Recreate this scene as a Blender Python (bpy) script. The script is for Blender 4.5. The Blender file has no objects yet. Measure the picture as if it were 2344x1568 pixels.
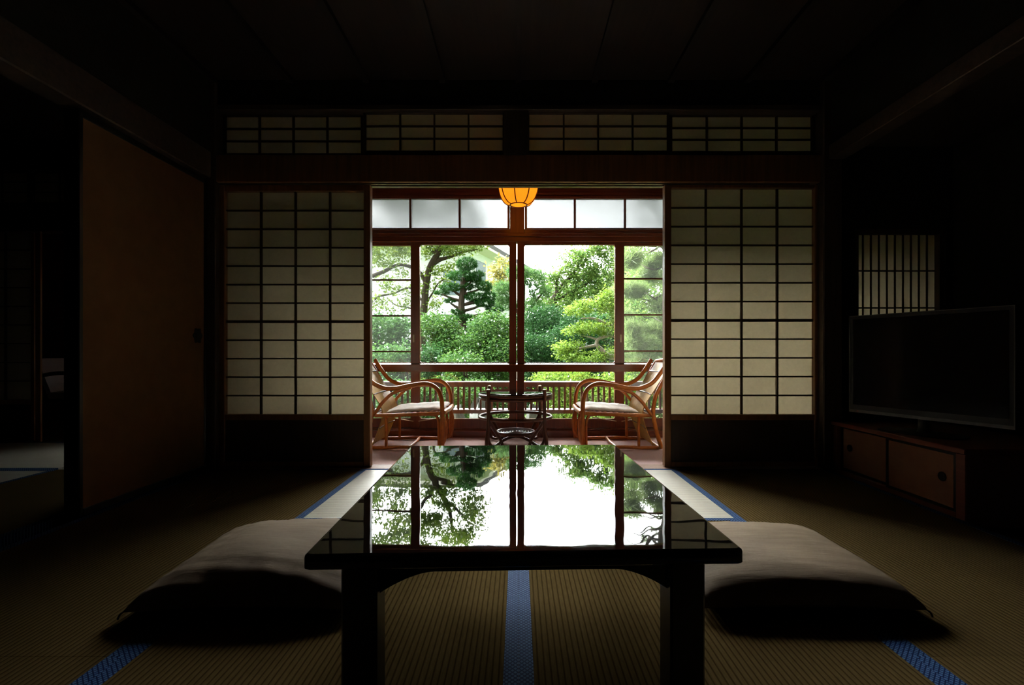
import bpy, math, random
import numpy as np
from mathutils import Vector, Matrix

# ------------------------------------------------------------------ camera, sky, light, exposure
F, EYE, VX, VY = 1120.0, 0.726, 1187.0, 808.0      # focal length and principal point in 2344x1568 pixels
SC = bpy.context.scene
COL = SC.collection
cam_data = bpy.data.cameras.new('camera')
cam = bpy.data.objects.new('camera', cam_data)
COL.objects.link(cam)
cam_data.sensor_width = 36.0
cam_data.sensor_fit = 'HORIZONTAL'
cam_data.lens = 36.0 * F / 2344.0
cam_data.shift_x = (1172.0 - VX) / 2344.0
cam_data.shift_y = (VY - 784.0) / 2344.0
cam_data.clip_start = 0.02
cam.location = (0, 0, EYE)
cam.rotation_euler = (math.pi / 2, 0, 0)
SC.camera = cam

SKY, GLOW = 3.0, 92.0
world = bpy.data.worlds.new('overcast_sky')
SC.world = world
world.use_nodes = True
wn = world.node_tree.nodes
bg = wn['Background']
bg.inputs[0].default_value = (0.97, 0.985, 1.0, 1)
# bright overcast: a broad glow where the hidden sun stands beyond the garden
wl_ = world.node_tree.links
wtc = wn.new('ShaderNodeTexCoord')
wdot = wn.new('ShaderNodeVectorMath'); wdot.operation = 'DOT_PRODUCT'
wdot.inputs[1].default_value = Vector((-.60, .58, .55)).normalized()
wl_.new(wtc.outputs['Generated'], wdot.inputs[0])
wmr = wn.new('ShaderNodeMapRange'); wmr.interpolation_type = 'SMOOTHSTEP'
wmr.inputs[1].default_value = .30; wmr.inputs[2].default_value = 1.0
wmr.inputs[3].default_value = SKY; wmr.inputs[4].default_value = GLOW
wl_.new(wdot.outputs['Value'], wmr.inputs[0]); wl_.new(wmr.outputs[0], bg.inputs[1])

SC.view_settings.view_transform = 'Standard'
SC.view_settings.look = 'None'
SC.view_settings.gamma = 1.0
SC.view_settings.exposure = 0.0
SC.view_settings.use_curve_mapping = False

# ------------------------------------------------------------------ helpers
def at(px, py, Y):
    return Vector(((px - VX) / F * Y, Y, EYE - (py - VY) / F * Y))

class MB:
    """collects shapes, then links them as one mesh object"""
    def __init__(s):
        s.v, s.f, s.smooth = [], [], []
    def add(s, vs, fs, smooth=False):
        b = len(s.v)
        s.v += [tuple(p) for p in vs]
        for f in fs:
            s.f.append([b + i for i in f]); s.smooth.append(smooth)
        return s
    def box(s, x0, x1, y0, y1, z0, z1, c=0.0):
        if x0 > x1: x0, x1 = x1, x0
        if y0 > y1: y0, y1 = y1, y0
        if z0 > z1: z0, z1 = z1, z0
        c = min(c, (x1 - x0) * .45, (y1 - y0) * .45, (z1 - z0) * .45)
        if c <= 0:
            v = [(x, y, z) for z in (z0, z1) for y in (y0, y1) for x in (x0, x1)]
            return s.add(v, [(0, 2, 3, 1), (4, 5, 7, 6), (0, 1, 5, 4), (2, 6, 7, 3), (0, 4, 6, 2), (1, 3, 7, 5)])
        # chamfered box: 24 vertices
        X, Yy, Z = (x0, x1), (y0, y1), (z0, z1)
        v, idx = [], {}
        for i in (0, 1):
            for j in (0, 1):
                for k in (0, 1):
                    ex, ey, ez = X[i], Yy[j], Z[k]
                    cx, cy, cz = ex + (c if i == 0 else -c), ey + (c if j == 0 else -c), ez + (c if k == 0 else -c)
                    for a, p in enumerate(((ex, cy, cz), (cx, ey, cz), (cx, cy, ez))):
                        idx[i, j, k, a] = len(v); v.append(p)
        f = []
        for i in (0, 1):
            q = [idx[i, j, k, 0] for j, k in ((0, 0), (1, 0), (1, 1), (0, 1))]
            f.append(q if i else q[::-1])
            q = [idx[j, i, k, 1] for j, k in ((0, 0), (0, 1), (1, 1), (1, 0))]
            f.append(q if i else q[::-1])
            q = [idx[j, k, i, 2] for j, k in ((0, 0), (1, 0), (1, 1), (0, 1))]
            f.append(q if i else q[::-1])
        for i in (0, 1):
            for j in (0, 1):
                f.append([idx[i, j, 0, 0], idx[i, j, 1, 0], idx[i, j, 1, 1], idx[i, j, 0, 1]])
                f.append([idx[i, 0, j, 0], idx[i, 1, j, 0], idx[i, 1, j, 2], idx[i, 0, j, 2]])
                f.append([idx[0, i, j, 1], idx[1, i, j, 1], idx[1, i, j, 2], idx[0, i, j, 2]])
        for i in (0, 1):
            for j in (0, 1):
                for k in (0, 1):
                    f.append([idx[i, j, k, 0], idx[i, j, k, 1], idx[i, j, k, 2]])
        return s.add(v, f)
    def tube(s, pts, r, n=10, smooth_path=True, cap=True, sub=6, closed=False):
        P = [Vector(p) for p in pts]
        R = list(r) if isinstance(r, (list, tuple)) else [r] * len(P)
        if smooth_path and len(P) > 2:
            Q, S = [], []
            m = len(P)
            rng = range(m if closed else m - 1)
            for i in rng:
                if closed:
                    p0, p1, p2, p3 = P[i - 1], P[i], P[(i + 1) % m], P[(i + 2) % m]; r1, r2 = R[i], R[(i + 1) % m]
                else:
                    p0, p1, p2, p3 = P[max(i - 1, 0)], P[i], P[i + 1], P[min(i + 2, m - 1)]; r1, r2 = R[i], R[i + 1]
                for k in range(sub):
                    t = k / sub
                    Q.append(.5 * ((2 * p1) + (p2 - p0) * t + (2 * p0 - 5 * p1 + 4 * p2 - p3) * t * t + (3 * p1 - p0 - 3 * p2 + p3) * t ** 3))
                    S.append(r1 + (r2 - r1) * t)
            if not closed:
                Q.append(P[-1]); S.append(R[-1])
            P, R = Q, S
        m = len(P)
        up = None
        v, f = [], []
        for i in range(m):
            if closed:
                t = P[(i + 1) % m] - P[i - 1]
            else:
                t = P[min(i + 1, m - 1)] - P[max(i - 1, 0)]
            if t.length < 1e-9: t = Vector((0, 0, 1))
            t.normalize()
            if up is None:
                a = Vector((0, 0, 1)) if abs(t.z) < .9 else Vector((1, 0, 0))
                up = (a - t * a.dot(t)).normalized()
            else:
                up = up - t * up.dot(t)
                if up.length < 1e-6: up = t.orthogonal()
                up.normalize()
            w = t.cross(up)
            for k in range(n):
                a = 2 * math.pi * k / n
                v.append(P[i] + (up * math.cos(a) + w * math.sin(a)) * R[i])
        for i in range(m if closed else m - 1):
            j = (i + 1) % m
            for k in range(n):
                l = (k + 1) % n
                f.append((i * n + k, i * n + l, j * n + l, j * n + k))
        if cap and not closed:
            f.append(tuple(range(n - 1, -1, -1))); f.append(tuple(range((m - 1) * n, m * n)))
        return s.add(v, f, True)
    def lathe(s, prof, c=(0, 0, 0), n=32):
        v, f = [], []
        m = len(prof)
        for (r, z) in prof:
            for k in range(n):
                a = 2 * math.pi * k / n
                v.append((c[0] + r * math.cos(a), c[1] + r * math.sin(a), c[2] + z))
        for i in range(m - 1):
            for k in range(n):
                l = (k + 1) % n
                f.append((i * n + k, i * n + l, (i + 1) * n + l, (i + 1) * n + k))
        if prof[0][0] > 1e-6: f.append(tuple(range(n - 1, -1, -1)))
        if prof[-1][0] > 1e-6: f.append(tuple(range((m - 1) * n, m * n)))
        return s.add(v, f, True)
    def prism(s, poly, axis, a0, a1):
        """polygon in the two other axes, extruded along axis ('x','y','z')"""
        def mk(p, a):
            return {'x': (a, p[0], p[1]), 'y': (p[0], a, p[1]), 'z': (p[0], p[1], a)}[axis]
        n = len(poly)
        v = [mk(p, a0) for p in poly] + [mk(p, a1) for p in poly]
        f = [tuple(range(n)), tuple(range(2 * n - 1, n - 1, -1))] + [(i, i + n, (i + 1) % n + n, (i + 1) % n) for i in range(n)]
        return s.add(v, f)
    def build(s, name, mat, parent=None, loc=None, label=None):
        me = bpy.data.meshes.new(name)
        me.from_pydata(s.v, [], s.f)
        me.polygons.foreach_set('use_smooth', s.smooth)
        me.update()
        import bmesh
        bm = bmesh.new(); bm.from_mesh(me)
        bmesh.ops.recalc_face_normals(bm, faces=bm.faces)
        bm.to_mesh(me); bm.free()
        if any(s.smooth):
            try: me.set_sharp_from_angle(angle=math.radians(40))
            except Exception: pass
        me.materials.append(mat)
        o = bpy.data.objects.new(name, me)
        COL.objects.link(o)
        if parent is not None: o.parent = parent
        if loc is not None: o.location = loc
        if label: o['label'] = label
        return o

def raw_mesh(name, verts, faces, mat, parent=None):
    """numpy verts (n,3) and faces (m,k)"""
    me = bpy.data.meshes.new(name)
    nv, (nf, k) = len(verts), faces.shape
    me.vertices.add(nv); me.loops.add(nf * k); me.polygons.add(nf)
    me.vertices.foreach_set('co', np.asarray(verts, np.float32).ravel())
    me.loops.foreach_set('vertex_index', faces.astype(np.int32).ravel())
    me.polygons.foreach_set('loop_start', np.arange(0, nf * k, k, dtype=np.int32))
    me.update(calc_edges=True)
    me.materials.append(mat)
    o = bpy.data.objects.new(name, me)
    COL.objects.link(o)
    if parent is not None: o.parent = parent
    return o

def tag(o, label, cat, group=None, kind=None):
    o['label'] = label; o['category'] = cat
    if group: o['group'] = group
    if kind: o['kind'] = kind
    return o

def thing(name, label, cat, loc=(0, 0, 0), rz=0.0, group=None):
    o = bpy.data.objects.new(name, None)
    COL.objects.link(o)
    o.empty_display_size = .1
    o.location = loc; o.rotation_euler = (0, 0, rz)
    return tag(o, label, cat, group)

def struct(o):
    o['kind'] = 'structure'
    return o

def struct_empty(name, loc=(0, 0, 0)):
    o = bpy.data.objects.new(name, None); COL.objects.link(o); o.location = loc
    o['kind'] = 'structure'
    return o

# ------------------------------------------------------------------ materials
def new_mat(name):
    m = bpy.data.materials.new(name); m.use_nodes = True
    n = m.node_tree.nodes; n.clear()
    out = n.new('ShaderNodeOutputMaterial')
    return m, n, m.node_tree.links, out

def ramp(n, l, src, c0, c1, p0=0.3, p1=0.7):
    r = n.new('ShaderNodeValToRGB')
    r.color_ramp.elements[0].position = p0; r.color_ramp.elements[1].position = p1
    r.color_ramp.elements[0].color = (*c0, 1); r.color_ramp.elements[1].color = (*c1, 1)
    l.new(src, r.inputs[0])
    return r.outputs[0]

def coords(n, l, scale=(1, 1, 1)):
    tc = n.new('ShaderNodeTexCoord'); mp = n.new('ShaderNodeMapping')
    mp.inputs['Scale'].default_value = scale
    l.new(tc.outputs['Object'], mp.inputs[0])
    return mp.outputs[0]

def noise(n, l, vec, scale, detail=4, rough=.55):
    t = n.new('ShaderNodeTexNoise')
    t.inputs['Scale'].default_value = scale; t.inputs['Detail'].default_value = detail; t.inputs['Roughness'].default_value = rough
    l.new(vec, t.inputs['Vector'])
    return t.outputs[0]

def mat_plain(name, c0, c1=None, rough=.5, scale=(6, 6, 6), ns=3.0, spec=.5, bump=0.0, metal=0.0, coat=0.0):
    m, n, l, out = new_mat(name)
    p = n.new('ShaderNodeBsdfPrincipled')
    vec = coords(n, l, scale)
    t = noise(n, l, vec, ns)
    l.new(ramp(n, l, t, c0, c1 or tuple(min(1, x * 1.25) for x in c0)), p.inputs['Base Color'])
    p.inputs['Roughness'].default_value = rough
    p.inputs['Specular IOR Level'].default_value = spec
    p.inputs['Metallic'].default_value = metal
    p.inputs['Coat Weight'].default_value = coat
    p.inputs['Coat Roughness'].default_value = .08
    if bump:
        b = n.new('ShaderNodeBump'); b.inputs['Strength'].default_value = bump; b.inputs['Distance'].default_value = .004
        l.new(t, b.inputs['Height']); l.new(b.outputs[0], p.inputs['Normal'])
    l.new(p.outputs[0], out.inputs[0])
    return m

def mat_wood(name, c0, c1, rough=.4, axis='z', coat=0.0, spec=.4):
    sc = {'x': (1.2, 26, 26), 'y': (26, 1.2, 26), 'z': (26, 26, 1.2)}[axis]
    return mat_plain(name, c0, c1, rough, sc, 2.0, spec, .12, 0, coat)

def mat_paper(name, col, trans):
    m, n, l, out = new_mat(name)
    d = n.new('ShaderNodeBsdfDiffuse'); t = n.new('ShaderNodeBsdfTranslucent'); mx = n.new('ShaderNodeMixShader')
    vec = coords(n, l)
    c = ramp(n, l, noise(n, l, vec, 42, 6, .7), tuple(x * .9 for x in col), col)
    l.new(c, d.inputs[0]); l.new(c, t.inputs[0])
    mx.inputs[0].default_value = trans
    l.new(d.outputs[0], mx.inputs[1]); l.new(t.outputs[0], mx.inputs[2])
    l.new(mx.outputs[0], out.inputs[0])
    return m

def mat_glass(name, dust=0.0, dustcol=(.8, .85, .8)):
    m, n, l, out = new_mat(name)
    tr = n.new('ShaderNodeBsdfTransparent'); gl = n.new('ShaderNodeBsdfGlossy'); mx = n.new('ShaderNodeMixShader')
    tr.inputs[0].default_value = (.95, .97, .96, 1)
    gl.inputs['Roughness'].default_value = .0
    fr = n.new('ShaderNodeFresnel'); fr.inputs[0].default_value = 1.45
    l.new(fr.outputs[0], mx.inputs[0]); l.new(tr.outputs[0], mx.inputs[1]); l.new(gl.outputs[0], mx.inputs[2])
    last = mx
    if dust:
        t = n.new('ShaderNodeBsdfTranslucent'); t.inputs[0].default_value = (*dustcol, 1)
        m2 = n.new('ShaderNodeMixShader')
        vec = coords(n, l)
        nz = noise(n, l, vec, 1.6, 5)
        mr = n.new('ShaderNodeMapRange'); mr.inputs[1].default_value = .3; mr.inputs[2].default_value = .7
        mr.inputs[3].default_value = dust * .7; mr.inputs[4].default_value = dust * 1.3
        l.new(nz, mr.inputs[0]); l.new(mr.outputs[0], m2.inputs[0])
        l.new(mx.outputs[0], m2.inputs[1]); l.new(t.outputs[0], m2.inputs[2]); last = m2
    l.new(last.outputs[0], out.inputs[0])
    return m

def mat_frost(name):
    m, n, l, out = new_mat(name)
    r = n.new('ShaderNodeBsdfRefraction'); r.inputs['Color'].default_value = (.175, .178, .178, 1)
    r.inputs['Roughness'].default_value = .22; r.inputs['IOR'].default_value = 1.35
    t = n.new('ShaderNodeBsdfTranslucent'); t.inputs[0].default_value = (.62, .64, .64, 1)
    mx = n.new('ShaderNodeMixShader'); mx.inputs[0].default_value = .30
    l.new(r.outputs[0], mx.inputs[1]); l.new(t.outputs[0], mx.inputs[2])
    l.new(mx.outputs[0], out.inputs[0])
    return m

def mat_leaf(name, c0, c1, trans=.35, gloss=.12):
    m, n, l, out = new_mat(name)
    g = n.new('ShaderNodeNewGeometry')
    c = ramp(n, l, g.outputs['Random Per Island'], c0, c1, 0.0, 1.0)
    d = n.new('ShaderNodeBsdfDiffuse'); t = n.new('ShaderNodeBsdfTranslucent'); mx = n.new('ShaderNodeMixShader')
    l.new(c, d.inputs[0])
    hs = n.new('ShaderNodeHueSaturation'); hs.inputs['Hue'].default_value = .485; hs.inputs['Value'].default_value = 1.25
    l.new(c, hs.inputs['Color']); l.new(hs.outputs[0], t.inputs[0])
    mx.inputs[0].default_value = trans
    l.new(d.outputs[0], mx.inputs[1]); l.new(t.outputs[0], mx.inputs[2])
    last = mx
    if gloss:
        gl = n.new('ShaderNodeBsdfGlossy'); gl.inputs['Roughness'].default_value = .42
        fr = n.new('ShaderNodeFresnel'); fr.inputs[0].default_value = 1.4
        m2 = n.new('ShaderNodeMixShader')
        ml = n.new('ShaderNodeMath'); ml.operation = 'MULTIPLY'; ml.inputs[1].default_value = gloss * .8
        l.new(fr.outputs[0], ml.inputs[0]); l.new(ml.outputs[0], m2.inputs[0])
        l.new(mx.outputs[0], m2.inputs[1]); l.new(gl.outputs[0], m2.inputs[2]); last = m2
    l.new(last.outputs[0], out.inputs[0])
    return m

def mat_tatami(name, axis, c0, c1, rough=.5, spec=.5):
    """rush weave: ribs 15 mm wide running along axis"""
    m, n, l, out = new_mat(name)
    p = n.new('ShaderNodeBsdfPrincipled')
    tc = n.new('ShaderNodeTexCoord')
    w = n.new('ShaderNodeTexWave'); w.wave_type = 'BANDS'; w.bands_direction = 'Y' if axis == 'x' else 'X'
    w.wave_profile = 'SIN'; w.inputs['Scale'].default_value = 2 * math.pi / (20 * .0148)
    l.new(tc.outputs['Object'], w.inputs[0])
    mp = n.new('ShaderNodeMapping'); mp.inputs['Scale'].default_value = (30, 260, 1) if axis == 'x' else (260, 30, 1)
    l.new(tc.outputs['Object'], mp.inputs[0])
    fine = noise(n, l, mp.outputs[0], 1.0, 3)
    mp2 = n.new('ShaderNodeMapping'); mp2.inputs['Scale'].default_value = (1, 1, 1)
    l.new(tc.outputs['Object'], mp2.inputs[0])
    big = noise(n, l, mp2.outputs[0], 3.0, 3)
    mixf = n.new('ShaderNodeMath'); mixf.operation = 'MULTIPLY_ADD'; mixf.inputs[1].default_value = .6
    l.new(fine, mixf.inputs[0])
    m3 = n.new('ShaderNodeMath'); m3.operation = 'MULTIPLY'; m3.inputs[1].default_value = .4; l.new(big, m3.inputs[0])
    l.new(m3.outputs[0], mixf.inputs[2])
    c = ramp(n, l, mixf.outputs[0], c0, c1, .3, .7)
    dk = n.new('ShaderNodeMix'); dk.data_type = 'RGBA'; dk.blend_type = 'MULTIPLY'
    r2 = ramp(n, l, w.outputs[0], (.45, .42, .36), (1, 1, 1), .02, .32)
    dk.inputs[0].default_value = 1.0
    l.new(c, dk.inputs[6]); l.new(r2, dk.inputs[7])
    l.new(dk.outputs[2], p.inputs['Base Color'])
    h = n.new('ShaderNodeMath'); h.operation = 'MULTIPLY_ADD'; h.inputs[1].default_value = .16
    l.new(fine, h.inputs[0]); l.new(w.outputs[0], h.inputs[2])
    b = n.new('ShaderNodeBump'); b.inputs['Strength'].default_value = .55; b.inputs['Distance'].default_value = .0022
    l.new(h.outputs[0], b.inputs['Height']); l.new(b.outputs[0], p.inputs['Normal'])
    p.inputs['Roughness'].default_value = rough
    p.inputs['Specular IOR Level'].default_value = spec
    l.new(p.outputs[0], out.inputs[0])
    return m

def mat_border(name, axis):
    """blue cloth border with a woven diaper pattern"""
    m, n, l, out = new_mat(name)
    p = n.new('ShaderNodeBsdfPrincipled')
    tc = n.new('ShaderNodeTexCoord'); mp = n.new('ShaderNodeMapping')
    mp.inputs['Rotation'].default_value = (0, 0, math.radians(45 if axis == 'x' else 45))
    mp.inputs['Scale'].default_value = (1, 1, 1)
    l.new(tc.outputs['Object'], mp.inputs[0])
    br = n.new('ShaderNodeTexBrick')
    br.inputs['Color1'].default_value = (.034, .078, .17, 1); br.inputs['Color2'].default_value = (.055, .11, .21, 1)
    br.inputs['Mortar'].default_value = (.004, .011, .052, 1)
    br.inputs['Scale'].default_value = 60; br.inputs['Mortar Size'].default_value = .09
    br.inputs['Brick Width'].default_value = .55; br.inputs['Row Height'].default_value = .55
    br.offset = 0.0
    l.new(mp.outputs[0], br.inputs[0])
    l.new(br.outputs[0], p.inputs['Base Color'])
    p.inputs['Roughness'].default_value = .8; p.inputs['Specular IOR Level'].default_value = .05
    l.new(p.outputs[0], out.inputs[0])
    return m

def mat_emit(name, col, s):
    m, n, l, out = new_mat(name)
    e = n.new('ShaderNodeEmission'); e.inputs[0].default_value = (*col, 1); e.inputs[1].default_value = s
    l.new(e.outputs[0], out.inputs[0])
    return m

def mat_weave(name, c0, c1, sx=190.0, sy=60.0):
    m, n, l, out = new_mat(name)
    p = n.new('ShaderNodeBsdfPrincipled')
    tc = n.new('ShaderNodeTexCoord')
    w1 = n.new('ShaderNodeTexWave'); w1.bands_direction = 'Y'; w1.inputs['Scale'].default_value = 26
    l.new(tc.outputs['Object'], w1.inputs[0])
    vec = coords(n, l, (8, 90, 8))
    nz = noise(n, l, vec, 1.5, 4)
    c = ramp(n, l, nz, c0, c1)
    dk = n.new('ShaderNodeMix'); dk.data_type = 'RGBA'; dk.blend_type = 'MULTIPLY'; dk.inputs[0].default_value = 1
    l.new(c, dk.inputs[6]); l.new(ramp(n, l, w1.outputs[0], (.35, .3, .2), (1, 1, 1), .0, .35), dk.inputs[7])
    l.new(dk.outputs[2], p.inputs['Base Color'])
    p.inputs['Roughness'].default_value = .45
    t = n.new('ShaderNodeBsdfTranslucent'); l.new(c, t.inputs[0])
    mx = n.new('ShaderNodeMixShader'); mx.inputs[0].default_value = .3
    l.new(p.outputs[0], mx.inputs[1]); l.new(t.outputs[0], mx.inputs[2])
    l.new(mx.outputs[0], out.inputs[0])
    return m

def mat_fabric(name, c0, c1, axis='x', wr=.28):
    m, n, l, out = new_mat(name)
    p = n.new('ShaderNodeBsdfPrincipled')
    v1 = coords(n, l, (6, 150, 60) if axis == 'x' else (150, 6, 60))
    n1 = noise(n, l, v1, 1.6, 4)
    v2 = coords(n, l, (5, 22, 10) if axis == 'x' else (22, 5, 10))
    n2 = noise(n, l, v2, 1.3, 4)
    ad = n.new('ShaderNodeMath'); ad.operation = 'MULTIPLY_ADD'; ad.inputs[1].default_value = .35
    l.new(n1, ad.inputs[0]); l.new(n2, ad.inputs[2])
    l.new(ramp(n, l, ad.outputs[0], c0, c1, .45, .9), p.inputs['Base Color'])
    b = n.new('ShaderNodeBump'); b.inputs['Strength'].default_value = wr; b.inputs['Distance'].default_value = .006
    l.new(ad.outputs[0], b.inputs['Height']); l.new(b.outputs[0], p.inputs['Normal'])
    p.inputs['Roughness'].default_value = .85; p.inputs['Specular IOR Level'].default_value = .2
    l.new(p.outputs[0], out.inputs[0])
    return m

def mat_lacquer(name):
    m, n, l, out = new_mat(name)
    p = n.new('ShaderNodeBsdfPrincipled')
    p.inputs['Base Color'].default_value = (.0045, .004, .004, 1)
    p.inputs['IOR'].default_value = 1.75
    p.inputs['Specular IOR Level'].default_value = .6
    vec = coords(n, l, (30, 30, 30))
    # hairline scratches and faint waviness of the polished top
    v2 = coords(n, l, (1.0, 1.0, 1.0))
    nz = noise(n, l, v2, 7.0, 1)
    b = n.new('ShaderNodeBump'); b.inputs['Strength'].default_value = .10; b.inputs['Distance'].default_value = .004
    l.new(nz, b.inputs['Height']); l.new(b.outputs[0], p.inputs['Normal'])
    l.new(ramp(n, l, noise(n, l, vec, 2.0, 5), (.006, .006, .006), (.02, .02, .02)), p.inputs['Roughness'])
    l.new(p.outputs[0], out.inputs[0])
    return m

M = dict(
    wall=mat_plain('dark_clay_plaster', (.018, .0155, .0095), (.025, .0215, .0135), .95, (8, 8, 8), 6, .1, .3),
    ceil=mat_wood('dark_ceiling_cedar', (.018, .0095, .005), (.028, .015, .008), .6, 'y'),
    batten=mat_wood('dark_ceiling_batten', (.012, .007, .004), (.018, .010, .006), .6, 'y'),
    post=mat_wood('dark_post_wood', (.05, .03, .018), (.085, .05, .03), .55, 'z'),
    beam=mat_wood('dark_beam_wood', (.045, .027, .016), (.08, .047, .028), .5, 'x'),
    jamb=mat_wood('brown_shoji_frame', (.16, .065, .022), (.26, .105, .036), .42, 'z'),
    board=mat_wood('dark_shoji_board', (.035, .02, .012), (.055, .03, .018), .55, 'z'),
    muntin=mat_plain('shoji_lattice_wood', (.05, .026, .014), (.075, .04, .022), .6),
    redwood=mat_wood('red_brown_sash_wood', (.115, .027, .010), (.19, .048, .018), .34, 'z', .25),
    railwood=mat_wood('dark_brown_rail_wood', (.045, .013, .006), (.075, .022, .009), .3, 'x', .1),
    redbeam=mat_wood('red_brown_rail_wood', (.105, .025, .009), (.17, .043, .016), .26, 'x', .25),
    engceil=mat_wood('veranda_ceiling_wood', (.10, .04, .018), (.16, .065, .03), .5, 'x'),
    carpet=mat_plain('mauve_brown_carpet', (.40, .255, .225), (.50, .33, .295), .95, (60, 60, 60), 3, .1, .4),
    paper=mat_paper('shoji_paper', (.64, .58, .45), .41),
    frost=mat_frost('frosted_pane'),
    glass=mat_glass('clear_glass'),
    dusty=mat_glass('dusty_glass', .006),
    tat_x=mat_tatami('tatami_rush_crosswise_sheen', 'x', (.40, .36, .28), (.54, .50, .41), .38, .6),  # pale base colour holds the sheen of ribs lying across the view
    tat_y=mat_tatami('tatami_rush_lengthwise_dim', 'y', (.064, .042, .017), (.098, .066, .028), .9, .0),  # same rush, painted darker where ribs along the view catch no sheen
    bord_x=mat_border('blue_border_crosswise', 'x'),
    bord_y=mat_border('blue_border_lengthwise', 'y'),
    lacquer=mat_lacquer('black_lacquer'),
    black=mat_plain('black_lacquer_frame', (.008, .007, .006), (.012, .01, .009), .3),
    fusuma=mat_plain('orange_brown_fusuma_paper', (.15, .070, .023), (.18, .086, .029), .9, (3, 3, 3), 4, .2),
    iron=mat_plain('dark_metal_pull', (.03, .028, .022), (.05, .045, .035), .35, (40, 40, 40), 3, .5, 0, .8),
    brass=mat_plain('worn_metal_latch', (.35, .25, .15), (.5, .38, .22), .4, (40, 40, 40), 3, .5, 0, .7),
    cushion=mat_fabric('taupe_cushion_cloth', (.155, .104, .060), (.215, .150, .090)),
    whitecloth=mat_fabric('off_white_seat_cloth', (.55, .49, .44), (.68, .62, .56), 'y', .3),
    greycloth=mat_fabric('pale_grey_cushion_cloth', (.42, .42, .46), (.52, .52, .56), 'y', .3),
    rattan=mat_plain('glossy_brown_rattan', (.36, .088, .010), (.50, .15, .020), .36, (9, 9, 9), 3, .35, 0, 0, .08),
    darkrattan=mat_plain('dark_brown_rattan', (.070, .018, .007), (.11, .032, .012), .3, (9, 9, 9), 3, .4, 0, 0, .1),
    cane=mat_weave('woven_cane', (.50, .27, .05), (.72, .46, .12)),
    darkwood=mat_wood('dark_armchair_wood', (.02, .014, .01), (.035, .024, .016), .35, 'z'),
    tabglass=mat_glass('green_table_glass', .0),
    redcab=mat_wood('red_brown_cabinet_wood', (.14, .035, .018), (.2, .055, .028), .5, 'y'),
    cabdoor=mat_plain('brown_cabinet_paper', (.26, .12, .07), (.31, .15, .085), .8, (3, 3, 3), 4, .2),
    tvscreen=mat_plain('black_screen', (.004, .004, .005), (.005, .005, .006), .12),
    tvbody=mat_plain('black_tv_plastic', (.004, .004, .0045), (.006, .006, .0065), .45),
    tvsilver=mat_plain('grey_tv_trim', (.09, .09, .088), (.12, .12, .117), .4, (20, 20, 20), 3, .4, 0, .4),
    led=mat_emit('red_standby_light', (1, .05, .02), .35),
    lampshade=mat_paper('amber_lamp_paper', (.95, .46, .055), .8),
    lamprib=mat_plain('brown_lamp_rib', (.12, .035, .01), (.16, .05, .015), .5),
    white=mat_plain('white_render_wall', (.74, .76, .78), (.80, .82, .84), .9, (1, 1, 1), 2),
    roof=mat_plain('grey_roof_tile', (.045, .042, .042), (.075, .07, .07), .7, (10, 2, 10), 3),
    soffit=mat_plain('cream_soffit', (.62, .60, .50), (.68, .66, .56), .8),
    pane=mat_plain('dark_house_pane', (.10, .15, .17), (.16, .22, .24), .15),
    soil=mat_plain('mossy_ground', (.05, .085, .025), (.11, .15, .05), 1.0, (2, 2, 2), 4, .1, .5),
    stone=mat_plain('grey_garden_stone', (.030, .034, .026), (.075, .078, .068), .9, (6, 6, 6), 3, .2, .6),
    conc=mat_plain('grey_foundation', (.22, .21, .2), (.3, .29, .28), .9),
    bark=mat_plain('brown_bark', (.020, .015, .009), (.042, .032, .020), .95, (20, 20, 4), 3, .2, .8),
    greybark=mat_plain('grey_pine_bark', (.20, .175, .14), (.33, .295, .25), .95, (20, 20, 20), 3, .2, .8),
)

# ------------------------------------------------------------------ the room shell
RX0, RX1 = -1.93, 1.95         # left and right wall faces
RYB, RYF = -2.4, 3.07          # back of the room, paper screen wall
CEIL = 2.45
SILL = 3.19                    # far face of the screen wall
WY = 4.30                      # window wall

struct(MB().box(RX0 - .05, 2.75, RYB, RYF, -.12, -.051).build('floor', M['board']))
struct(MB().box(-6.2, RX0 - .051, -1.2, 4.0, -.12, -.051).build('floor', M['board']))
struct(MB().box(-2.3, 3.0, RYF + .001, 4.22, -.12, -.001).build('floor', M['carpet']))
struct(MB().box(-6.2, -2.42, 4.001, 5.2, -.12, -.001).build('floor', M['board']))
# ceiling of boards with thin battens
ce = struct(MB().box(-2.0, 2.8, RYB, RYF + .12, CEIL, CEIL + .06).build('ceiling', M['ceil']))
bt = MB()
for i in range(-4, 6):
    bt.box(i * .478 - .018, i * .478 + .018, RYB, RYF, CEIL - .03, CEIL - .001)
bt.build('ceiling_batten', M['batten'], ce)
struct(MB().box(-6.2, -2.001, -1.2, 4.1, CEIL, CEIL + .06).build('ceiling', M['ceil']))
struct(MB().box(-2.3, 3.0, SILL, WY + .1, 2.26, 2.32).build('ceiling', M['engceil']))
struct(MB().box(-6.2, -2.42, 4.1, 5.3, 2.26, 2.32).build('ceiling', M['engceil']))
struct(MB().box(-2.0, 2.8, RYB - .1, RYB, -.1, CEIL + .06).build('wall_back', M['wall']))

# left wall: solid at the back, sliding doors in front of the next room, plaster above the lintel
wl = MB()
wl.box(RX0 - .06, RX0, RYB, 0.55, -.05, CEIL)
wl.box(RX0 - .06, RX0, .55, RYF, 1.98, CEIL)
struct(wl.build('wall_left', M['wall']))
struct(MB().box(RX0 - .10, RX0 + .015, .55, 3.05, 1.815, 1.978, .006).build('trim_1', M['beam']))
struct(MB().box(RX0 - .085, RX0 + .03, 3.065, 3.185, -.05, CEIL - .002, .004).build('trim_2', M['post']))
struct(MB().box(RX0 - .085, RX0 + .02, .45, .55, -.05, CEIL - .002, .004).build('trim_3', M['post']))

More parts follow.
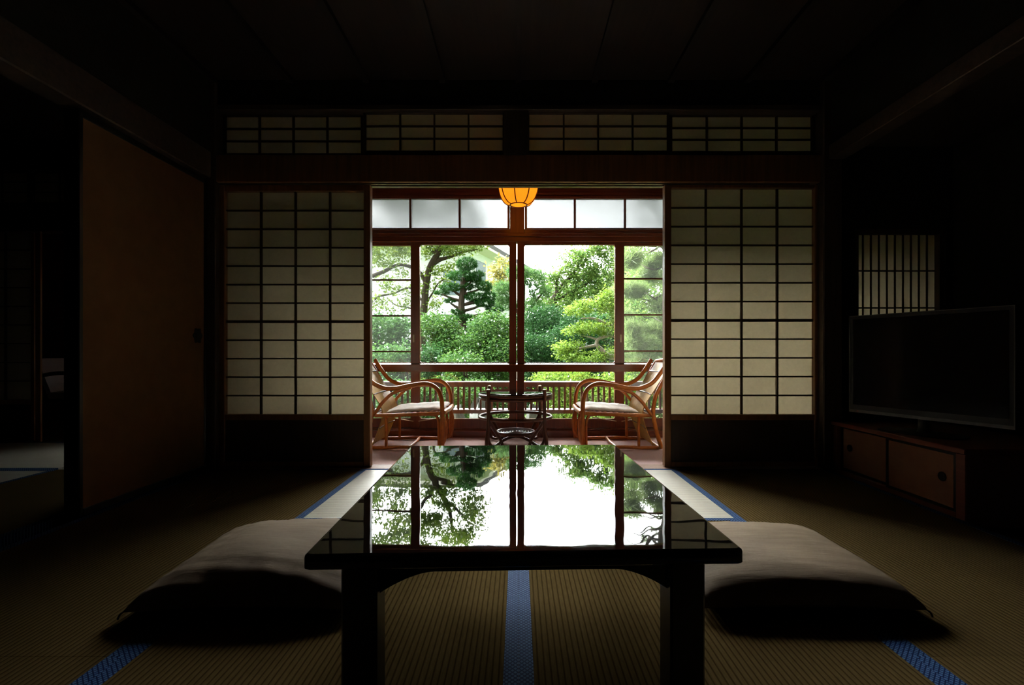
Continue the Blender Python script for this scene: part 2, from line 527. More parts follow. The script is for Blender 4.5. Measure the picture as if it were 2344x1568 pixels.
# screen wall at the far side: lintel, head plaster, posts
struct(MB().box(RX0 + .031, 1.9, RYF, SILL, 1.80, 1.972, .004).build('trim_4', M['jamb']))
tr = MB()
for y in (3.095, 3.135):
    tr.box(RX0 + .04, 1.84, y, y + .012, 1.794, 1.80)
struct(tr.build('trim_5', M['beam']))
struct(MB().box(RX0 - .05, 1.95, RYF + .02, SILL - .02, 2.262, CEIL).build('wall_front', M['wall']))
struct(MB().box(RX0 + .031, 1.9, RYF, SILL, 2.252, 2.285, .004).build('trim_6', M['beam']))
struct(MB().box(1.9015, 2.02, RYF - .02, SILL, -.05, CEIL - .002, .006).build('trim_7', M['post']))
struct(MB().box(-.096, .063, RYF + .001, SILL - .001, 1.973, 2.251, .004).build('trim_8', M['post']))
struct(MB().box(-1.96, 1.9, RYF, SILL, -.05, .0, .003).build('trim_9', M['jamb']))

# right wall with its alcove
wr = MB()
wr.box(RX1, RX1 + .06, RYB, .9, -.05, CEIL)
wr.box(RX1, RX1 + .06, .9, RYF - .02, 2.02, CEIL)
struct(wr.build('wall_right', M['wall']))
struct(MB().box(RX1 - .02, RX1 + .08, .9, RYF - .022, 1.93, 2.018, .004).build('trim_10', M['beam']))
struct(MB().box(2.75, 2.81, .8, SILL, -.05, CEIL).build('wall_right', M['wall']))
struct(MB().box(RX1 + .061, 2.749, .82, .88, -.05, CEIL).build('wall_alcove', M['wall']))
struct(MB().box(RX1 + .061, 2.749, .88, RYF - .001, 2.02, 2.08).build('ceiling', M['ceil']))
aw = MB()                                          # far wall of the alcove around its lattice window
LX0, LX1, LZ0, LZ1 = 2.155, 2.668, .66, 1.482
aw.box(2.021, LX0 - .03, RYF + .02, SILL - .02, -.05, CEIL)
aw.box(LX1 + .03, 2.749, RYF + .02, SILL - .02, -.05, CEIL)
aw.box(LX0 - .03, LX1 + .03, RYF + .02, SILL - .02, -.05, LZ0 - .03)
aw.box(LX0 - .03, LX1 + .03, RYF + .02, SILL - .02, LZ1 + .03, CEIL)
struct(aw.build('wall_front', M['wall']))
lw = struct_empty('window_9', ((LX0 + LX1) / 2, RYF + .06, 0))
cx = (LX0 + LX1) / 2
fr = MB()
fr.box(LX0 - .029 - cx, LX0 - cx, -.03, .03, LZ0 - .029, LZ1 + .029); fr.box(LX1 - cx, LX1 + .029 - cx, -.03, .03, LZ0 - .029, LZ1 + .029)
fr.box(LX0 - cx, LX1 - cx, -.03, .03, LZ0 - .029, LZ0); fr.box(LX0 - cx, LX1 - cx, -.03, .03, LZ1, LZ1 + .029)
fr.build('window_frame', M['post'], lw)
la = MB()
for i in range(1, 10):
    x = LX0 + (LX1 - LX0) * i / 10 - cx
    la.box(x - .0045, x + .0045, .002, .009, LZ0, LZ1)
for z in (1.252, 1.015, .80):
    la.box(LX0 - cx, LX1 - cx, .003, .0085, z - .005, z + .005)
la.build('lattice', M['muntin'], lw)
MB().box(LX0 - cx, LX1 - cx, .0095, .0105, LZ0, LZ1).build('window_paper', M['paper'], lw)

# veranda end walls and the wall head over its windows
struct(MB().box(-2.36, -2.30, SILL, WY + .06, -.1, 2.3).build('wall_left', M['engceil']))
struct(MB().box(3.0, 3.06, SILL - .1, WY + .06, -.1, 2.3).build('wall_right', M['engceil']))
wf = MB()
wf.box(-2.3, 3.0, WY + .0, WY + .06, 2.17, 2.26)
wf.box(-2.3, 3.0, WY - .02, WY - .001, 2.10, 2.13); wf.box(-2.3, 3.0, WY - .04, WY - .001, 2.17, 2.20); wf.box(-2.3, 3.0, WY - .06, WY - .001, 2.23, 2.26)
wf.box(-2.3, 3.0, WY + .0, WY + .06, 2.09, 2.17)
struct(wf.build('wall_front', M['redbeam']))
# outer shell: the wall beyond the paper screens' ends, eaves over the garden side
struct(MB().box(-7.0, 4.0, 4.36, 5.25, 2.40, 2.48).build('roof', M['batten']))
struct(MB().box(-7.0, 4.0, -3.0, 4.36, 2.56, 2.66).build('roof', M['roof']))
ev = MB()
for i in range(26):
    x = -5.6 + i * .37
    ev.box(x - .02, x + .02, 4.37, 5.2, 2.355, 2.399)
struct(ev.build('trim_11', M['batten']))
struct(MB().box(-7.0, 4.0, 4.36, 4.45, -.6, -.02).build('wall_front', M['conc']))

# next room on the left: far wall with its screens, veranda beyond
struct(MB().box(-6.26, -6.2, -1.2, 5.3, -.1, CEIL).build('wall_left', M['wall']))
struct(MB().box(-6.2, -2.0, -1.26, -1.2, -.1, CEIL).build('wall_back', M['wall']))
nx = MB()
nx.box(-6.2, -2.02, 4.0, 4.08, 2.22, CEIL)
nx.box(-2.36, -2.02, 4.0, 4.08, -.05, 2.22)
struct(nx.build('wall_front', M['wall']))
struct(MB().box(-6.2, -2.361, 3.98, 4.1, 1.72, 1.93, .004).build('trim_12', M['beam']))
struct(MB().box(-6.2, -2.361, 3.985, 4.095, 2.215, 2.25).build('trim_13', M['beam']))
struct(MB().box(at(84, 0, 4.0).x, at(96, 0, 4.0).x, 3.985, 4.005, -.05, 1.719, .003).build('trim_14', M['jamb']))
struct(MB().box(-2.0, RX0 - .086, RYF + .02, 4.0, -.05, CEIL).build('wall_left', M['wall']))
vb = MB()
for i in range(16):
    vb.box(-6.2 + i * .2, -6.2 + i * .2 + .194, 5.2, 5.25, -.1, 2.3)
vb.box(-6.2, -2.95, 5.225, 5.26, -.1, 2.3)
vb.box(-2.95, -2.42, 5.2, 5.26, -.1, .3); vb.box(-2.95, -2.42, 5.2, 5.26, 1.35, 2.3)
struct(vb.build('wall_front', M['engceil']))
struct(MB().box(-2.42, -2.37, 4.36, 5.26, -.1, 2.3).build('wall_right', M['engceil']))
nw = struct_empty('window_10', (-2.685, 5.23, 0))  # unseen window, added and sized to let light into the side room
f_ = MB()
f_.box(-.265, -.22, -.03, .03, .3, 1.35); f_.box(.22, .265, -.03, .03, .3, 1.35); f_.box(-.22, .22, -.03, .03, .3, .35); f_.box(-.22, .22, -.03, .03, 1.30, 1.35)
f_.build('window_frame', M['redwood'], nw)
MB().box(-.22, .22, -.003, .003, .35, 1.30).build('window_pane', M['glass'], nw)

# ------------------------------------------------------------------ veranda windows
def sloped_rail(x0, x1, y0, y1, z0, z1, rise):
    """a rail whose top slopes down towards the room (y0 side) to catch a sky highlight"""
    return MB().prism([(y0, z0), (y1, z0), (y1, z1 + rise), (y0 + .002, z1 + .001), (y0, z1 - .002)], 'x', x0, x1)
S_ = F / WY
wx = lambda px: (px - VX) / S_
wz = lambda py: EYE + (VY - py) / S_
PZ0, PZ1 = wz(829.5), wz(562)          # upper panes
QZ0, QZ1 = wz(957.5), wz(850)          # lower panes
def fillets(b, x0, x1, z0, z1, y0, y1, r):
    for (cx, sx) in ((x0, 1), (x1, -1)):
        for (cz, sz) in ((z0, 1), (z1, -1)):
            poly = [(cx, cz)]
            for k in range(7):
                a = math.pi / 2 * k / 6
                poly.append((cx + sx * r * (1 - math.sin(a)), cz + sz * r * (1 - math.cos(a))))
            b.prism(poly, 'y', y0, y1)
def sash(num, x0, x1, px0, px1, Y, glass, muntin_rows, latch_x=None):
    cxx = (x0 + x1) / 2
    w = struct_empty('window_%d' % num, (cxx, Y, 0))
    a, b_, c, d = x0 - cxx, x1 - cxx, px0 - cxx, px1 - cxx
    y0, y1 = -.018, .018
    zb, zt = .07, wz(545)
    fb = MB()
    fb.box(a, c, y0, y1, zb, zt, .003); fb.box(d, b_, y0, y1, zb, zt, .003)
    fb.box(c, d, y0, y1, zb, QZ0, .003); fb.box(c, d, y0, y1, QZ1, PZ0, .003); fb.box(c, d, y0, y1, PZ1, zt, .003)
    fillets(fb, c, d, PZ0, PZ1, y0 + .004, y1 - .004, .020)
    fillets(fb, c, d, QZ0, QZ1, y0 + .004, y1 - .004, .022)
    fb.build('window_frame', M['redwood'], w)
    MB().box(c, d, -.002, .002, PZ0, PZ1).build('upper_pane', glass, w)
    MB().box(c, d, -.002, .002, QZ0, QZ1).build('lower_pane', glass, w)
    for py in muntin_rows:
        MB().box(c, d, -.010, .010, wz(py) - .0065, wz(py) + .0065).build('muntin', M['redwood'], w)
    if latch_x is not None:
        lb = MB(); lb.box(latch_x - cxx - .008, latch_x - cxx + .008, y0 - .006, y0, wz(784), wz(766), .003)
        lb.box(latch_x - cxx - .003, latch_x - cxx + .003, y0 - .010, y0 - .006, wz(779), wz(771))
        lb.build('latch', M['brass'], w)
    return w
XM = wx(1183)
sash(1, wx(808), wx(950), wx(822), wx(942), WY + .024, M['dusty'], (640, 722.5, 804.5))
sash(2, wx(942), XM - .004, wx(962.5), wx(1166), WY - .018, M['glass'], (), wx(949))
sash(3, XM + .004, wx(1427), wx(1200), wx(1406.5), WY - .018, M['glass'], (), wx(1419))
sash(4, wx(1419), wx(1640), wx(1428), wx(1620), WY + .024, M['dusty'], (637.5, 720.5, 803.5))
sash(5, wx(1660), wx(1800), wx(1680), wx(1782), WY + .0, M['glass'], ())  # unseen sash, added to light the alcove lattice from behind
def transom_window(num, x0, x1, muntins):
    w = struct_empty('window_%d' % num, ((x0 + x1) / 2, WY, 0)); c = (x0 + x1) / 2
    z0, z1 = wz(523), wz(456)
    fb = MB()
    fb.box(x0 - c, x0 - c + .02, -.02, .02, z0 - .02, z1 + .03); fb.box(x1 - c - .02, x1 - c, -.02, .02, z0 - .02, z1 + .03)
    fb.box(x0 - c + .02, x1 - c - .02, -.02, .02, z0 - .02, z0); fb.box(x0 - c + .02, x1 - c - .02, -.02, .02, z1, z1 + .03)
    fb.build('window_frame', M['redwood'], w)
    MB().box(x0 - c + .02, x1 - c - .02, .004, .007, z0, z1).build('frosted_pane', M['frost'], w)
    for px in muntins:
        MB().box(wx(px) - c - .009, wx(px) - c + .009, -.015, .015, z0, z1).build('muntin', M['redwood'], w)
transom_window(6, wx(808), wx(1167), (940, 1052.5))
transom_window(7, wx(1201), wx(1670), (1315.5, 1430, 1545))
struct(MB().box(wx(1167) + .001, wx(1201) - .001, WY - .05, WY + .05, wz(540), 2.17, .004).build('trim_15', M['redwood']))
struct(MB().box(-2.3, 3.0, WY - .045, WY + .05, wz(556), wz(527), .005).build('trim_16', M['redbeam']))
struct(MB().box(-2.3, 3.0, WY - .06, WY + .0, wz(545), wz(537), .003).build('trim_17', M['redbeam']))
struct(MB().box(-2.3, wx(808) - .001, WY - .03, WY + .05, 0, wz(556), .004).build('trim_18', M['redwood']))
struct(MB().box(wx(1640) + .001, wx(1660) - .001, WY - .03, WY + .05, 0, wz(556), .004).build('trim_19', M['redwood']))
struct(MB().box(wx(1800) + .001, 3.0, WY - .03, WY + .05, 0, wz(556), .004).build('trim_20', M['redwood']))
struct(MB().box(-2.3, wx(808), WY - .02, WY + .04, wz(527), 2.09).build('trim_21', M['redwood']))
struct(MB().box(wx(1670), 3.0, WY - .02, WY + .04, wz(527), 2.09).build('trim_22', M['redwood']))
struct(MB().box(-2.3, 3.0, 4.235, WY + .06, -.06, .069, .003).build('trim_23', M['redbeam']))
struct(sloped_rail(-2.3, 3.0, 4.20, 4.2345, -.06, .058, .008).build('trim_25', M['redbeam']))
struct(sloped_rail(-2.3, 3.0, WY - .088, WY - .037, wz(850), wz(834), .011).build('trim_24', M['redbeam']))

# balustrade outside the sashes: each baluster a part
RY = 4.41
rl = thing('balustrade', 'red-brown wooden balustrade with slim upright bars behind the lower window panes', 'railing', (0, RY, -.02))
rzp = lambda py: EYE + (VY - py) * RY / F + .02
sloped_rail(-2.3, 2.9, -.024, .022, rzp(885.5), rzp(874), .006).build('top_rail', M['railwood'], rl)
sloped_rail(-2.3, 2.9, -.022, .022, rzp(946), rzp(937.5), .009).build('bottom_rail', M['railwood'], rl)
pb = MB().box(-.0095, .0095, -.009, .009, rzp(936), rzp(884.5)).build('baluster', M['railwood'], rl)
for i in range(100):
    x = -2.26 + i * .0505
    if i == 0:
        pb.location.x = x; continue
    o = pb.copy(); COL.objects.link(o); o.parent = rl; o.location.x = x
for px in (952, 1183, 1417):
    x = (px - VX) * RY / F
    MB().box(x - .035, x + .035, -.03, .03, 0, rzp(870)).build('post', M['railwood'], rl)
for x in (-2.25, 2.85):
    MB().box(x - .035, x + .035, -.03, .03, 0, rzp(870)).build('post', M['railwood'], rl)
# thin sloping stays in front of the sash feet
for px in (952, 1183, 1417):
    for sgn in (-1, 1):
        b = MB()
        p0 = at(px + sgn * 6, 964.5, 4.21); p1 = at(px + sgn * 60, 955.5, 4.21)
        b.tube([p0, p1], .0042, 8, False)
        st = b.build('sash_stay', M['brass'])
        side = 'left' if sgn < 0 else 'right'
        where = {952: 'behind the left rattan armchair', 1183: 'behind the round glass table', 1417: 'behind the right rattan armchair'}[px]
        tag(st, 'thin pale sloping stay %s, the %s one of the pair' % (where, side), 'window stay', 'thin stays at the foot of the windows')

# ------------------------------------------------------------------ paper screens
def shoji(name, label, cat, x0, x1, z0, z1, px0, px1, pz0, pz1, Y, cols, rows, mid=None, board=None, group=None, depth=.05, mw=.011, frame=None):
    c = (x0 + x1) / 2
    t = thing(name, label, cat, (c, Y, z0), 0, group)
    a, b_, p, q = x0 - c, x1 - c, px0 - c, px1 - c
    h = depth / 2
    Z = lambda z: z - z0
    fb = MB()
    fb.box(a, p, -h, h, 0, Z(z1), .003); fb.box(q, b_, -h, h, 0, Z(z1), .003)
    fb.box(p, q, -h, h, Z(pz1), Z(z1), .003)
    if board is not None:
        fb.box(p, q, -h, h, 0, Z(board[0]), .003); fb.box(p, q, -h, h, Z(board[1]), Z(pz0), .003)
    else:
        fb.box(p, q, -h, h, 0, Z(pz0), .003)
    fb.build('frame', frame or M['jamb'], t)
    lat = MB()
    for i in range(1, cols):
        x = p + (q - p) * i / cols
        lat.box(x - mw / 2, x + mw / 2, -.008, .008, Z(pz0), Z(pz1))
    for j in range(1, rows):
        z = pz0 + (pz1 - pz0) * j / rows
        w = mw / 2 if j != mid else mw * .95
        lat.box(p, q, -.007, .007, Z(z) - w * .85, Z(z) + w * .85)
    lat.build('lattice', M['muntin'], t)
    MB().box(p, q, .0092, .0100, Z(pz0), Z(pz1)).build('paper', M['paper'], t)
    if board is not None:
        MB().box(p, q, -h + .012, h - .012, Z(board[0]), Z(board[1])).build('bottom_board', M['board'], t)
    return t
SY = 3.128
sx = lambda px: (px - VX) / F * SY
sz = lambda py: EYE + (VY - py) / F * SY
shoji('shoji_screen', 'tall paper screen left of the opening, beside the orange-brown door panel', 'paper screen',
      -1.898, sx(850), .003, 1.793, sx(519), sx(835), sz(948), sz(440), SY, 4, 12, 5, (.035, .30))
shoji('shoji_screen', 'tall paper screen right of the opening, beside the alcove with the television', 'paper screen',
      sx(1519), 1.8985, .003, 1.793, sx(1534), min(sx(1860), 1.882), sz(948), sz(433), SY, 4, 12, 5, (.035, .30))
for (p0, p1, q0, q1, ya, yb, lab) in (
        (512, 833, 517, 827, 262, 352, 'leftmost low paper transom above the left paper screen'),
        (832, 1153, 838, 1152, 253, 346, 'low paper transom above the opening, left of the short centre post'),
        (1210, 1530, 1211, 1527, 252, 346, 'low paper transom above the opening, right of the short centre post'),
        (1529, 1862, 1538, 1857, 253, 347, 'rightmost low paper transom above the right paper screen')):
    YY = 3.115 if 'opening' in lab else 3.148
    ux = lambda px: (px - VX) / F * YY
    uz = lambda py: EYE + (VY - py) / F * YY
    x0, x1 = ux(p0), ux(p1)
    x0 = max(x0, RX0 + .035); x1 = min(x1, 1.899)
    if p0 == 832: x1 = -.097
    if p0 == 1210: x0 = .064
    shoji('transom_screen', lab, 'transom screen', x0, x1, 1.974, 2.2505, max(ux(q0), x0 + .004), min(ux(q1), x1 - .004), uz(yb), min(uz(ya), 2.247), YY, 4, 3, None, None,
          'low paper transoms above the lintel', .026, .010, M['post'])
# next room's screens
NY = 4.035
nX = lambda px: (px - VX) / F * NY
nZ = lambda py: EYE + (VY - py) / F * NY
shoji('shoji_screen', 'dim paper screen in the side room beyond the orange-brown door panel', 'paper screen', -4.95, nX(83.5), .003, 1.715,
      -4.90, nX(75), nZ(915), nZ(530), NY, 4, 9, None, (.03, .30), None, .04)
shoji('transom_screen', 'dim paper transom in the side room, above its paper screen', 'transom screen', -4.95, nX(70), 1.935, 2.212, -4.92, nX(66),
      nZ(465), nZ(392), NY, 4, 3, None, None, None, .03, .01, M['post'])
shoji('transom_screen', 'dim paper transom in the side room, above its doorway to the chair', 'transom screen', nX(69), nX(200), 1.935, 2.212, nX(78), nX(196),
      nZ(465), nZ(392), NY, 2, 3, None, None, None, .03, .01, M['post'])

# ------------------------------------------------------------------ tatami mats
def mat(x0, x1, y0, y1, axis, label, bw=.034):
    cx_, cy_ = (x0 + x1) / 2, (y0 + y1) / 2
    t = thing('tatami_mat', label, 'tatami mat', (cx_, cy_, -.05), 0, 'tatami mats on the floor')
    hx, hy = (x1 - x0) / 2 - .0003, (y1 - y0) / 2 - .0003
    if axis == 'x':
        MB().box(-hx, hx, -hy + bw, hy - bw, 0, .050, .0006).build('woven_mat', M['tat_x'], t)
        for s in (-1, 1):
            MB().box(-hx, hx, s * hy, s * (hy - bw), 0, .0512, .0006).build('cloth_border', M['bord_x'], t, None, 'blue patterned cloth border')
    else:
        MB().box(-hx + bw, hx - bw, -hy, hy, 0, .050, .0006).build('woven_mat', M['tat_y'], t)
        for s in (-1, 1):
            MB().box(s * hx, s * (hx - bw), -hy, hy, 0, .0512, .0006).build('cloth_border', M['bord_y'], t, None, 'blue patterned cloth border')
    return t
YM = (3.068, 2.118, 1.17, .22)
XA = .948
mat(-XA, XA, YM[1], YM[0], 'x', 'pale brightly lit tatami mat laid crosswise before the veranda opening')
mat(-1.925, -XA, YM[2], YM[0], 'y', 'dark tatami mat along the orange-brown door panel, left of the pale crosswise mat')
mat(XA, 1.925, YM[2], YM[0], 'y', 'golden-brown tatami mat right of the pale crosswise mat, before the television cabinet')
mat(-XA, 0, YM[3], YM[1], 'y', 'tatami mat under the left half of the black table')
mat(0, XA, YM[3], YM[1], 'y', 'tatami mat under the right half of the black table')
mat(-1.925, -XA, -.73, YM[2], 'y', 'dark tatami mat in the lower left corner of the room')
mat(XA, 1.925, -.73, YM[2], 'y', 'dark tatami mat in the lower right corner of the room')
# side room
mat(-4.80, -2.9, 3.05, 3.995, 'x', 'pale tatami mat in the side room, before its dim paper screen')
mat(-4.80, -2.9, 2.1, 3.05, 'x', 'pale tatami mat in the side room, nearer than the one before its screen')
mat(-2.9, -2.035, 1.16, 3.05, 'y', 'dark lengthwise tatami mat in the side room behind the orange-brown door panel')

# ------------------------------------------------------------------ orange-brown sliding door panel
fx = -1.962
fu = thing('fusuma_door', 'orange-brown papered sliding door with black edge at the left wall', 'sliding door', (fx, 2.605, .001))
fb = MB()
Y0, Y1, ZT = -.445, .445, 1.806
fb.box(-.048, .022, Y0, Y0 + .022, 0, ZT, .003); fb.box(-.022, .022, Y1 - .022, Y1, 0, ZT, .003)
fb.box(-.022, .022, Y0 + .022, Y1 - .022, 0, .030, .003); fb.box(-.022, .022, Y0 + .022, Y1 - .022, ZT - .030, ZT, .003)
fb.build('frame', M['black'], fu)
MB().box(-.014, .014, Y0 + .022, Y1 - .022, .03, ZT - .03).build('panel', M['fusuma'], fu)
hb = MB()
hex_o = []
for k in range(24):
    a = 2 * math.pi * k / 24
    r = .038 * (1 + .16 * math.cos(6 * a))
    hex_o.append((r * math.cos(a), r * 1.15 * math.sin(a)))
hb.prism([(p[0] + .362, p[1] + .83) for p in hex_o], 'x', .014, .0195)
hb.prism([(.362 + .02 * math.cos(2 * math.pi * k / 16), .83 + .023 * math.sin(2 * math.pi * k / 16)) for k in range(16)], 'x', .0195, .0215)
hb.build('door_pull', M['iron'], fu)

# ------------------------------------------------------------------ black lacquer table
TH = .35
tb = thing('low_table', 'low black lacquered table with mirror-like top in the middle of the room', 'table', (-.0025, 1.456, .0014), math.radians(1.95))
hw, hl = .416, .538
top = MB()
def rrect(w, l, r, n=5):
    pts = []
    for (sx_, sy_, a0) in ((1, 1, 0), (-1, 1, 90), (-1, -1, 180), (1, -1, 270)):
        for k in range(n + 1):
            a = math.radians(a0 + 90 * k / n)
            pts.append((sx_ * (w - r) + r * math.cos(a), sy_ * (l - r) + r * math.sin(a)))
    return pts
rings = [(-.004, TH - .0285), (0, TH - .0255), (0, TH - .006), (-.0015, TH - .0025), (-.005, TH - .0006), (-.008, TH)]
v, f = [], []
n_ = 24
for (d, z) in rings:
    v += [(x, y, z) for x, y in rrect(hw + d, hl + d, .012 + d * .5)]
for i in range(len(rings) - 1):
    for k in range(n_):
        l_ = (k + 1) % n_
        f.append((i * n_ + k, i * n_ + l_, (i + 1) * n_ + l_, (i + 1) * n_ + k))
top.add(v, f, True)
top.add([v[i] for i in range(n_)], [tuple(range(n_ - 1, -1, -1))])
top.add([v[(len(rings) - 1) * n_ + i] for i in range(n_)], [tuple(range(n_))])
top.build('tabletop', M['lacquer'], tb)
LW, ix, iy = .071, .366, .475
for sx_ in (-1, 1):
    for sy_ in (-1, 1):
        MB().box(sx_ * ix, sx_ * (ix - LW), sy_ * iy, sy_ * (iy - LW), 0, TH - .029, .004).build('leg', M['black'], tb)
def apron_poly(half, zt, zb):
    pts = [(-half, zt)]
    r, d = .110, .042
    for k in range(13):
        t_ = k / 12
        pts.append((-half + r * t_, zb - d * (1 - t_) ** 1.7))
    for k in range(13):
        t_ = 1 - k / 12
        pts.append((half - r * t_, zb - d * (1 - t_) ** 1.7))
    pts[1] = (-half, zb - d)
    pts += [(half, zt)]
    return pts
for sy_ in (-1, 1):
    MB().prism(apron_poly(ix - LW - .001, TH - .029, TH - .069), 'y', sy_ * (iy - .018), sy_ * (iy - .040)).build('apron', M['black'], tb)
for sx_ in (-1, 1):
    MB().prism(apron_poly(iy - LW - .001, TH - .029, TH - .069), 'x', sx_ * (ix - .018), sx_ * (ix - .040)).build('apron', M['black'], tb)

# ------------------------------------------------------------------ floor cushions
def zabuton(label, cx_, cy_, hx, hy, h, rz, seed, puff, crease):
    rng = random.Random(seed)
    t = thing('floor_cushion', label, 'floor cushion', (cx_, cy_, .0), rz, 'floor cushions beside the table')
    N = 56
    ph = [rng.uniform(0, 6.28) for _ in range(8)]
    v, f = [], []
    def pos(u, w, side):
        ub = hx * u * (1 - .045 * (1 - w * w))
        wb = hy * w * (1 - .045 * (1 - u * u))
        e = max((1 - abs(u) ** puff), 0) * max((1 - abs(w) ** puff), 0)
        prof = e ** .42
        wr = 0
        edge = max(abs(u), abs(w))
        k = max(0, edge - .45) * prof
        wr += crease * k * (math.sin(16 * u + ph[0] + 3 * w) + .7 * math.sin(27 * w + ph[1] + 4 * u) + .6 * math.sin(41 * u - 9 * w + ph[2]))
        wr += .0022 * prof * math.sin(5 * u + 4 * w + ph[3])
        seam = .030 - .006 * (u * u * w * w)
        z = seam + (h - seam) * prof + wr if side else max(.001, seam * (1 - prof) + .0012)
        return (ub, wb, z)
    for side in (1, 0):
        b = len(v)
        for i in range(N + 1):
            for j in range(N + 1):
                u, w = -1 + 2 * i / N, -1 + 2 * j / N
                u = math.sin(u * math.pi / 2) * .72 + u * .28; w = math.sin(w * math.pi / 2) * .72 + w * .28
                v.append(pos(u, w, side))
        for i in range(N):
            for j in range(N):
                a = b + i * (N + 1) + j
                q = (a, a + N + 1, a + N + 2, a + 1)
                f.append(q if side else q[::-1])
    m_ = MB(); m_.add(v, f, True)
    m_.build('cushion_cover', M['cushion'], t)
    for su in (-1, 1):
        for sw in (-1, 1):
            tt = MB()
            for k in range(5):
                a = math.atan2(sw * hy, su * hx) + (k - 2) * .22
                p = Vector((su * hx * .992, sw * hy * .992, .024))
                tt.tube([p, p + Vector((math.cos(a) * .008, math.sin(a) * .008, -.004)), p + Vector((math.cos(a) * .013, math.sin(a) * .013, -.014))], .0016, 6)
            tt.build('corner_tassel', M['cushion'], t)
    return t
zabuton('plump taupe floor cushion left of the black table', -.775, 1.625, .305, .295, .128, math.radians(1.5), 3, 2.5, .008)
zabuton('flatter taupe floor cushion right of the black table', .815, 1.625, .308, .285, .104, math.radians(-1.0), 8, 4.0, .0025)

# ------------------------------------------------------------------ rattan armchairs
def rattan_chair(label, xf, sgn):
    """xf: x of the front legs; sgn: +1 when the back is on the +x side"""
    t = thing('rattan_armchair', label, 'armchair', (xf + sgn * .30, 3.89, 0), 0, 'rattan armchairs on the veranda')
    Yn, Yf = -.235, .235
    U = lambda u: sgn * (u - .30)
    R = .0165
    def path(pts, y): return [(U(u), y if len(p) == 2 else p[2], w) for p in pts for (u, w) in (p[:2],)]
    arm = [(.004, .012), (.002, .16), (.004, .325), (.012, .393), (.042, .458), (.117, .496), (.238, .484), (.33, .465), (.414, .461), (.475, .478), (.535, .515), (.60, .60), (.645, .672)]
    for y in (Yn, Yf):
        MB().tube(path(arm, y), R, 12).build('arm', M['rattan'], t)
        # second bent pole: front loop dropping to the runner
        s = .028 if y < 0 else -.028
        loop = [(.02, .285), (-.012, .20), (-.014, .10), (.004, .045), (.04, .018), (.12, .013), (.30, .018), (.45, .013), (.578, .014)]
        MB().tube(path(loop, y + s), .0135, 12).build('runner', M['rattan'], t)
        brace = [(.545, .235), (.50, .285), (.45, .355), (.38, .42), (.30, .452), (.235, .468)]
        MB().tube(path(brace, y), .0125, 10).build('arm_brace', M['rattan'], t)
        # back post: from top, in to the seat, out to the floor
        bp = [(.685, .655), (.63, .56), (.56, .43), (.535, .34), (.53, .27), (.545, .18), (.572, .08), (.592, .014)]
        MB().tube(path(bp, y), .0155, 12).build('leg', M['rattan'], t)
        lb = [(.10, .262), (.055, .255), (.035, .21), (.032, .12), (.032, .02)]
        MB().tube(path(lb, y + s * .9), .0115, 10).build('leg', M['rattan'], t)
        rp = [(.43, .27), (.428, .13), (.43, .02)]
        MB().tube(path(rp, y + s), .0115, 10).build('leg', M['rattan'], t)
        rail = [(.02, .275), (.2, .268), (.36, .262), (.50, .258)]
        MB().tube(path(rail, y), .0145, 10).build('seat_rail', M['rattan'], t)
    fr_ = MB()
    for (u, w, r) in ((-.006, .282, .0175), (.50, .258, .014)):
        fr_.tube([(U(u), Yn, w), (U(u - .012 if u < .1 else u), 0, w), (U(u), Yf, w)], r, 10)
    fr_.build('seat_crossbar', M['rattan'], t)
    MB().tube([(U(.26), Yn + .028, .018), (U(.25), 0, .02), (U(.26), Yf - .028, .018)], .012, 10).build('floor_stretcher', M['rattan'], t)
    MB().tube([(U(.58), Yn, .02), (U(.58), Yf, .02)], .012, 10).build('floor_stretcher', M['rattan'], t)
    MB().tube([(U(.685), Yn, .658), (U(.69), 0, .672), (U(.685), Yf, .658)], .0145, 10).build('top_rail', M['rattan'], t)
    # woven back: one sheet of split cane from the top rail down to the floor
    prof = [(.688, .672), (.64, .595), (.585, .515), (.53, .43), (.475, .345), (.452, .285), (.455, .235), (.485, .14), (.53, .03)]
    P = [Vector((u, 0, w)) for u, w in prof]
    fine = []
    for i in range(len(P) - 1):
        p0, p1, p2, p3 = P[max(i - 1, 0)], P[i], P[i + 1], P[min(i + 2, len(P) - 1)]
        for k in range(6):
            q = k / 6
            fine.append(.5 * ((2 * p1) + (p2 - p0) * q + (2 * p0 - 5 * p1 + 4 * p2 - p3) * q * q + (3 * p1 - p0 - 3 * p2 + p3) * q ** 3))
    fine.append(P[-1])
    nv, ny = len(fine), 22
    v, f = [], []
    for sd in (0, 1):
        for p in fine:
            for j in range(ny + 1):
                y = Yn + .016 + (Yf - Yn - .032) * j / ny
                bow = .016 * (1 - (2 * j / ny - 1) ** 2)
                v.append((U(p.x + bow + .007 * sd), y, p.z))
    o_ = nv * (ny + 1)
    for i in range(nv - 1):
        for j in range(ny):
            a = i * (ny + 1) + j
            q = (a, a + 1, a + ny + 2, a + ny + 1)
            f.append(q); f.append(tuple(o_ + x for x in q[::-1]))
    for i in range(nv - 1):
        for j in (0, ny):
            a = i * (ny + 1) + j
            f.append((a, a + ny + 1, o_ + a + ny + 1, o_ + a))
    for j in range(ny):
        a, b_ = j, (nv - 1) * (ny + 1) + j
        f.append((a, a + 1, o_ + a + 1, o_ + a)); f.append((b_, b_ + 1, o_ + b_ + 1, o_ + b_))
    mb = MB(); mb.add(v, f, True)
    bk = mb.build('woven_back', M['cane'], t)
    for (u, w) in ((.628, .576), (.52, .415), (.478, .16)):
        pts = []
        for j in range(9):
            yy = -1 + 2 * j / 8
            pts.append((U(u + .016 * (1 - yy * yy) - .003), yy * (Yf - .018), w))
        MB().tube(pts, .0042, 6, False).build('binding_strip', M['darkrattan'], bk)
    # seat cushion
    N = 26
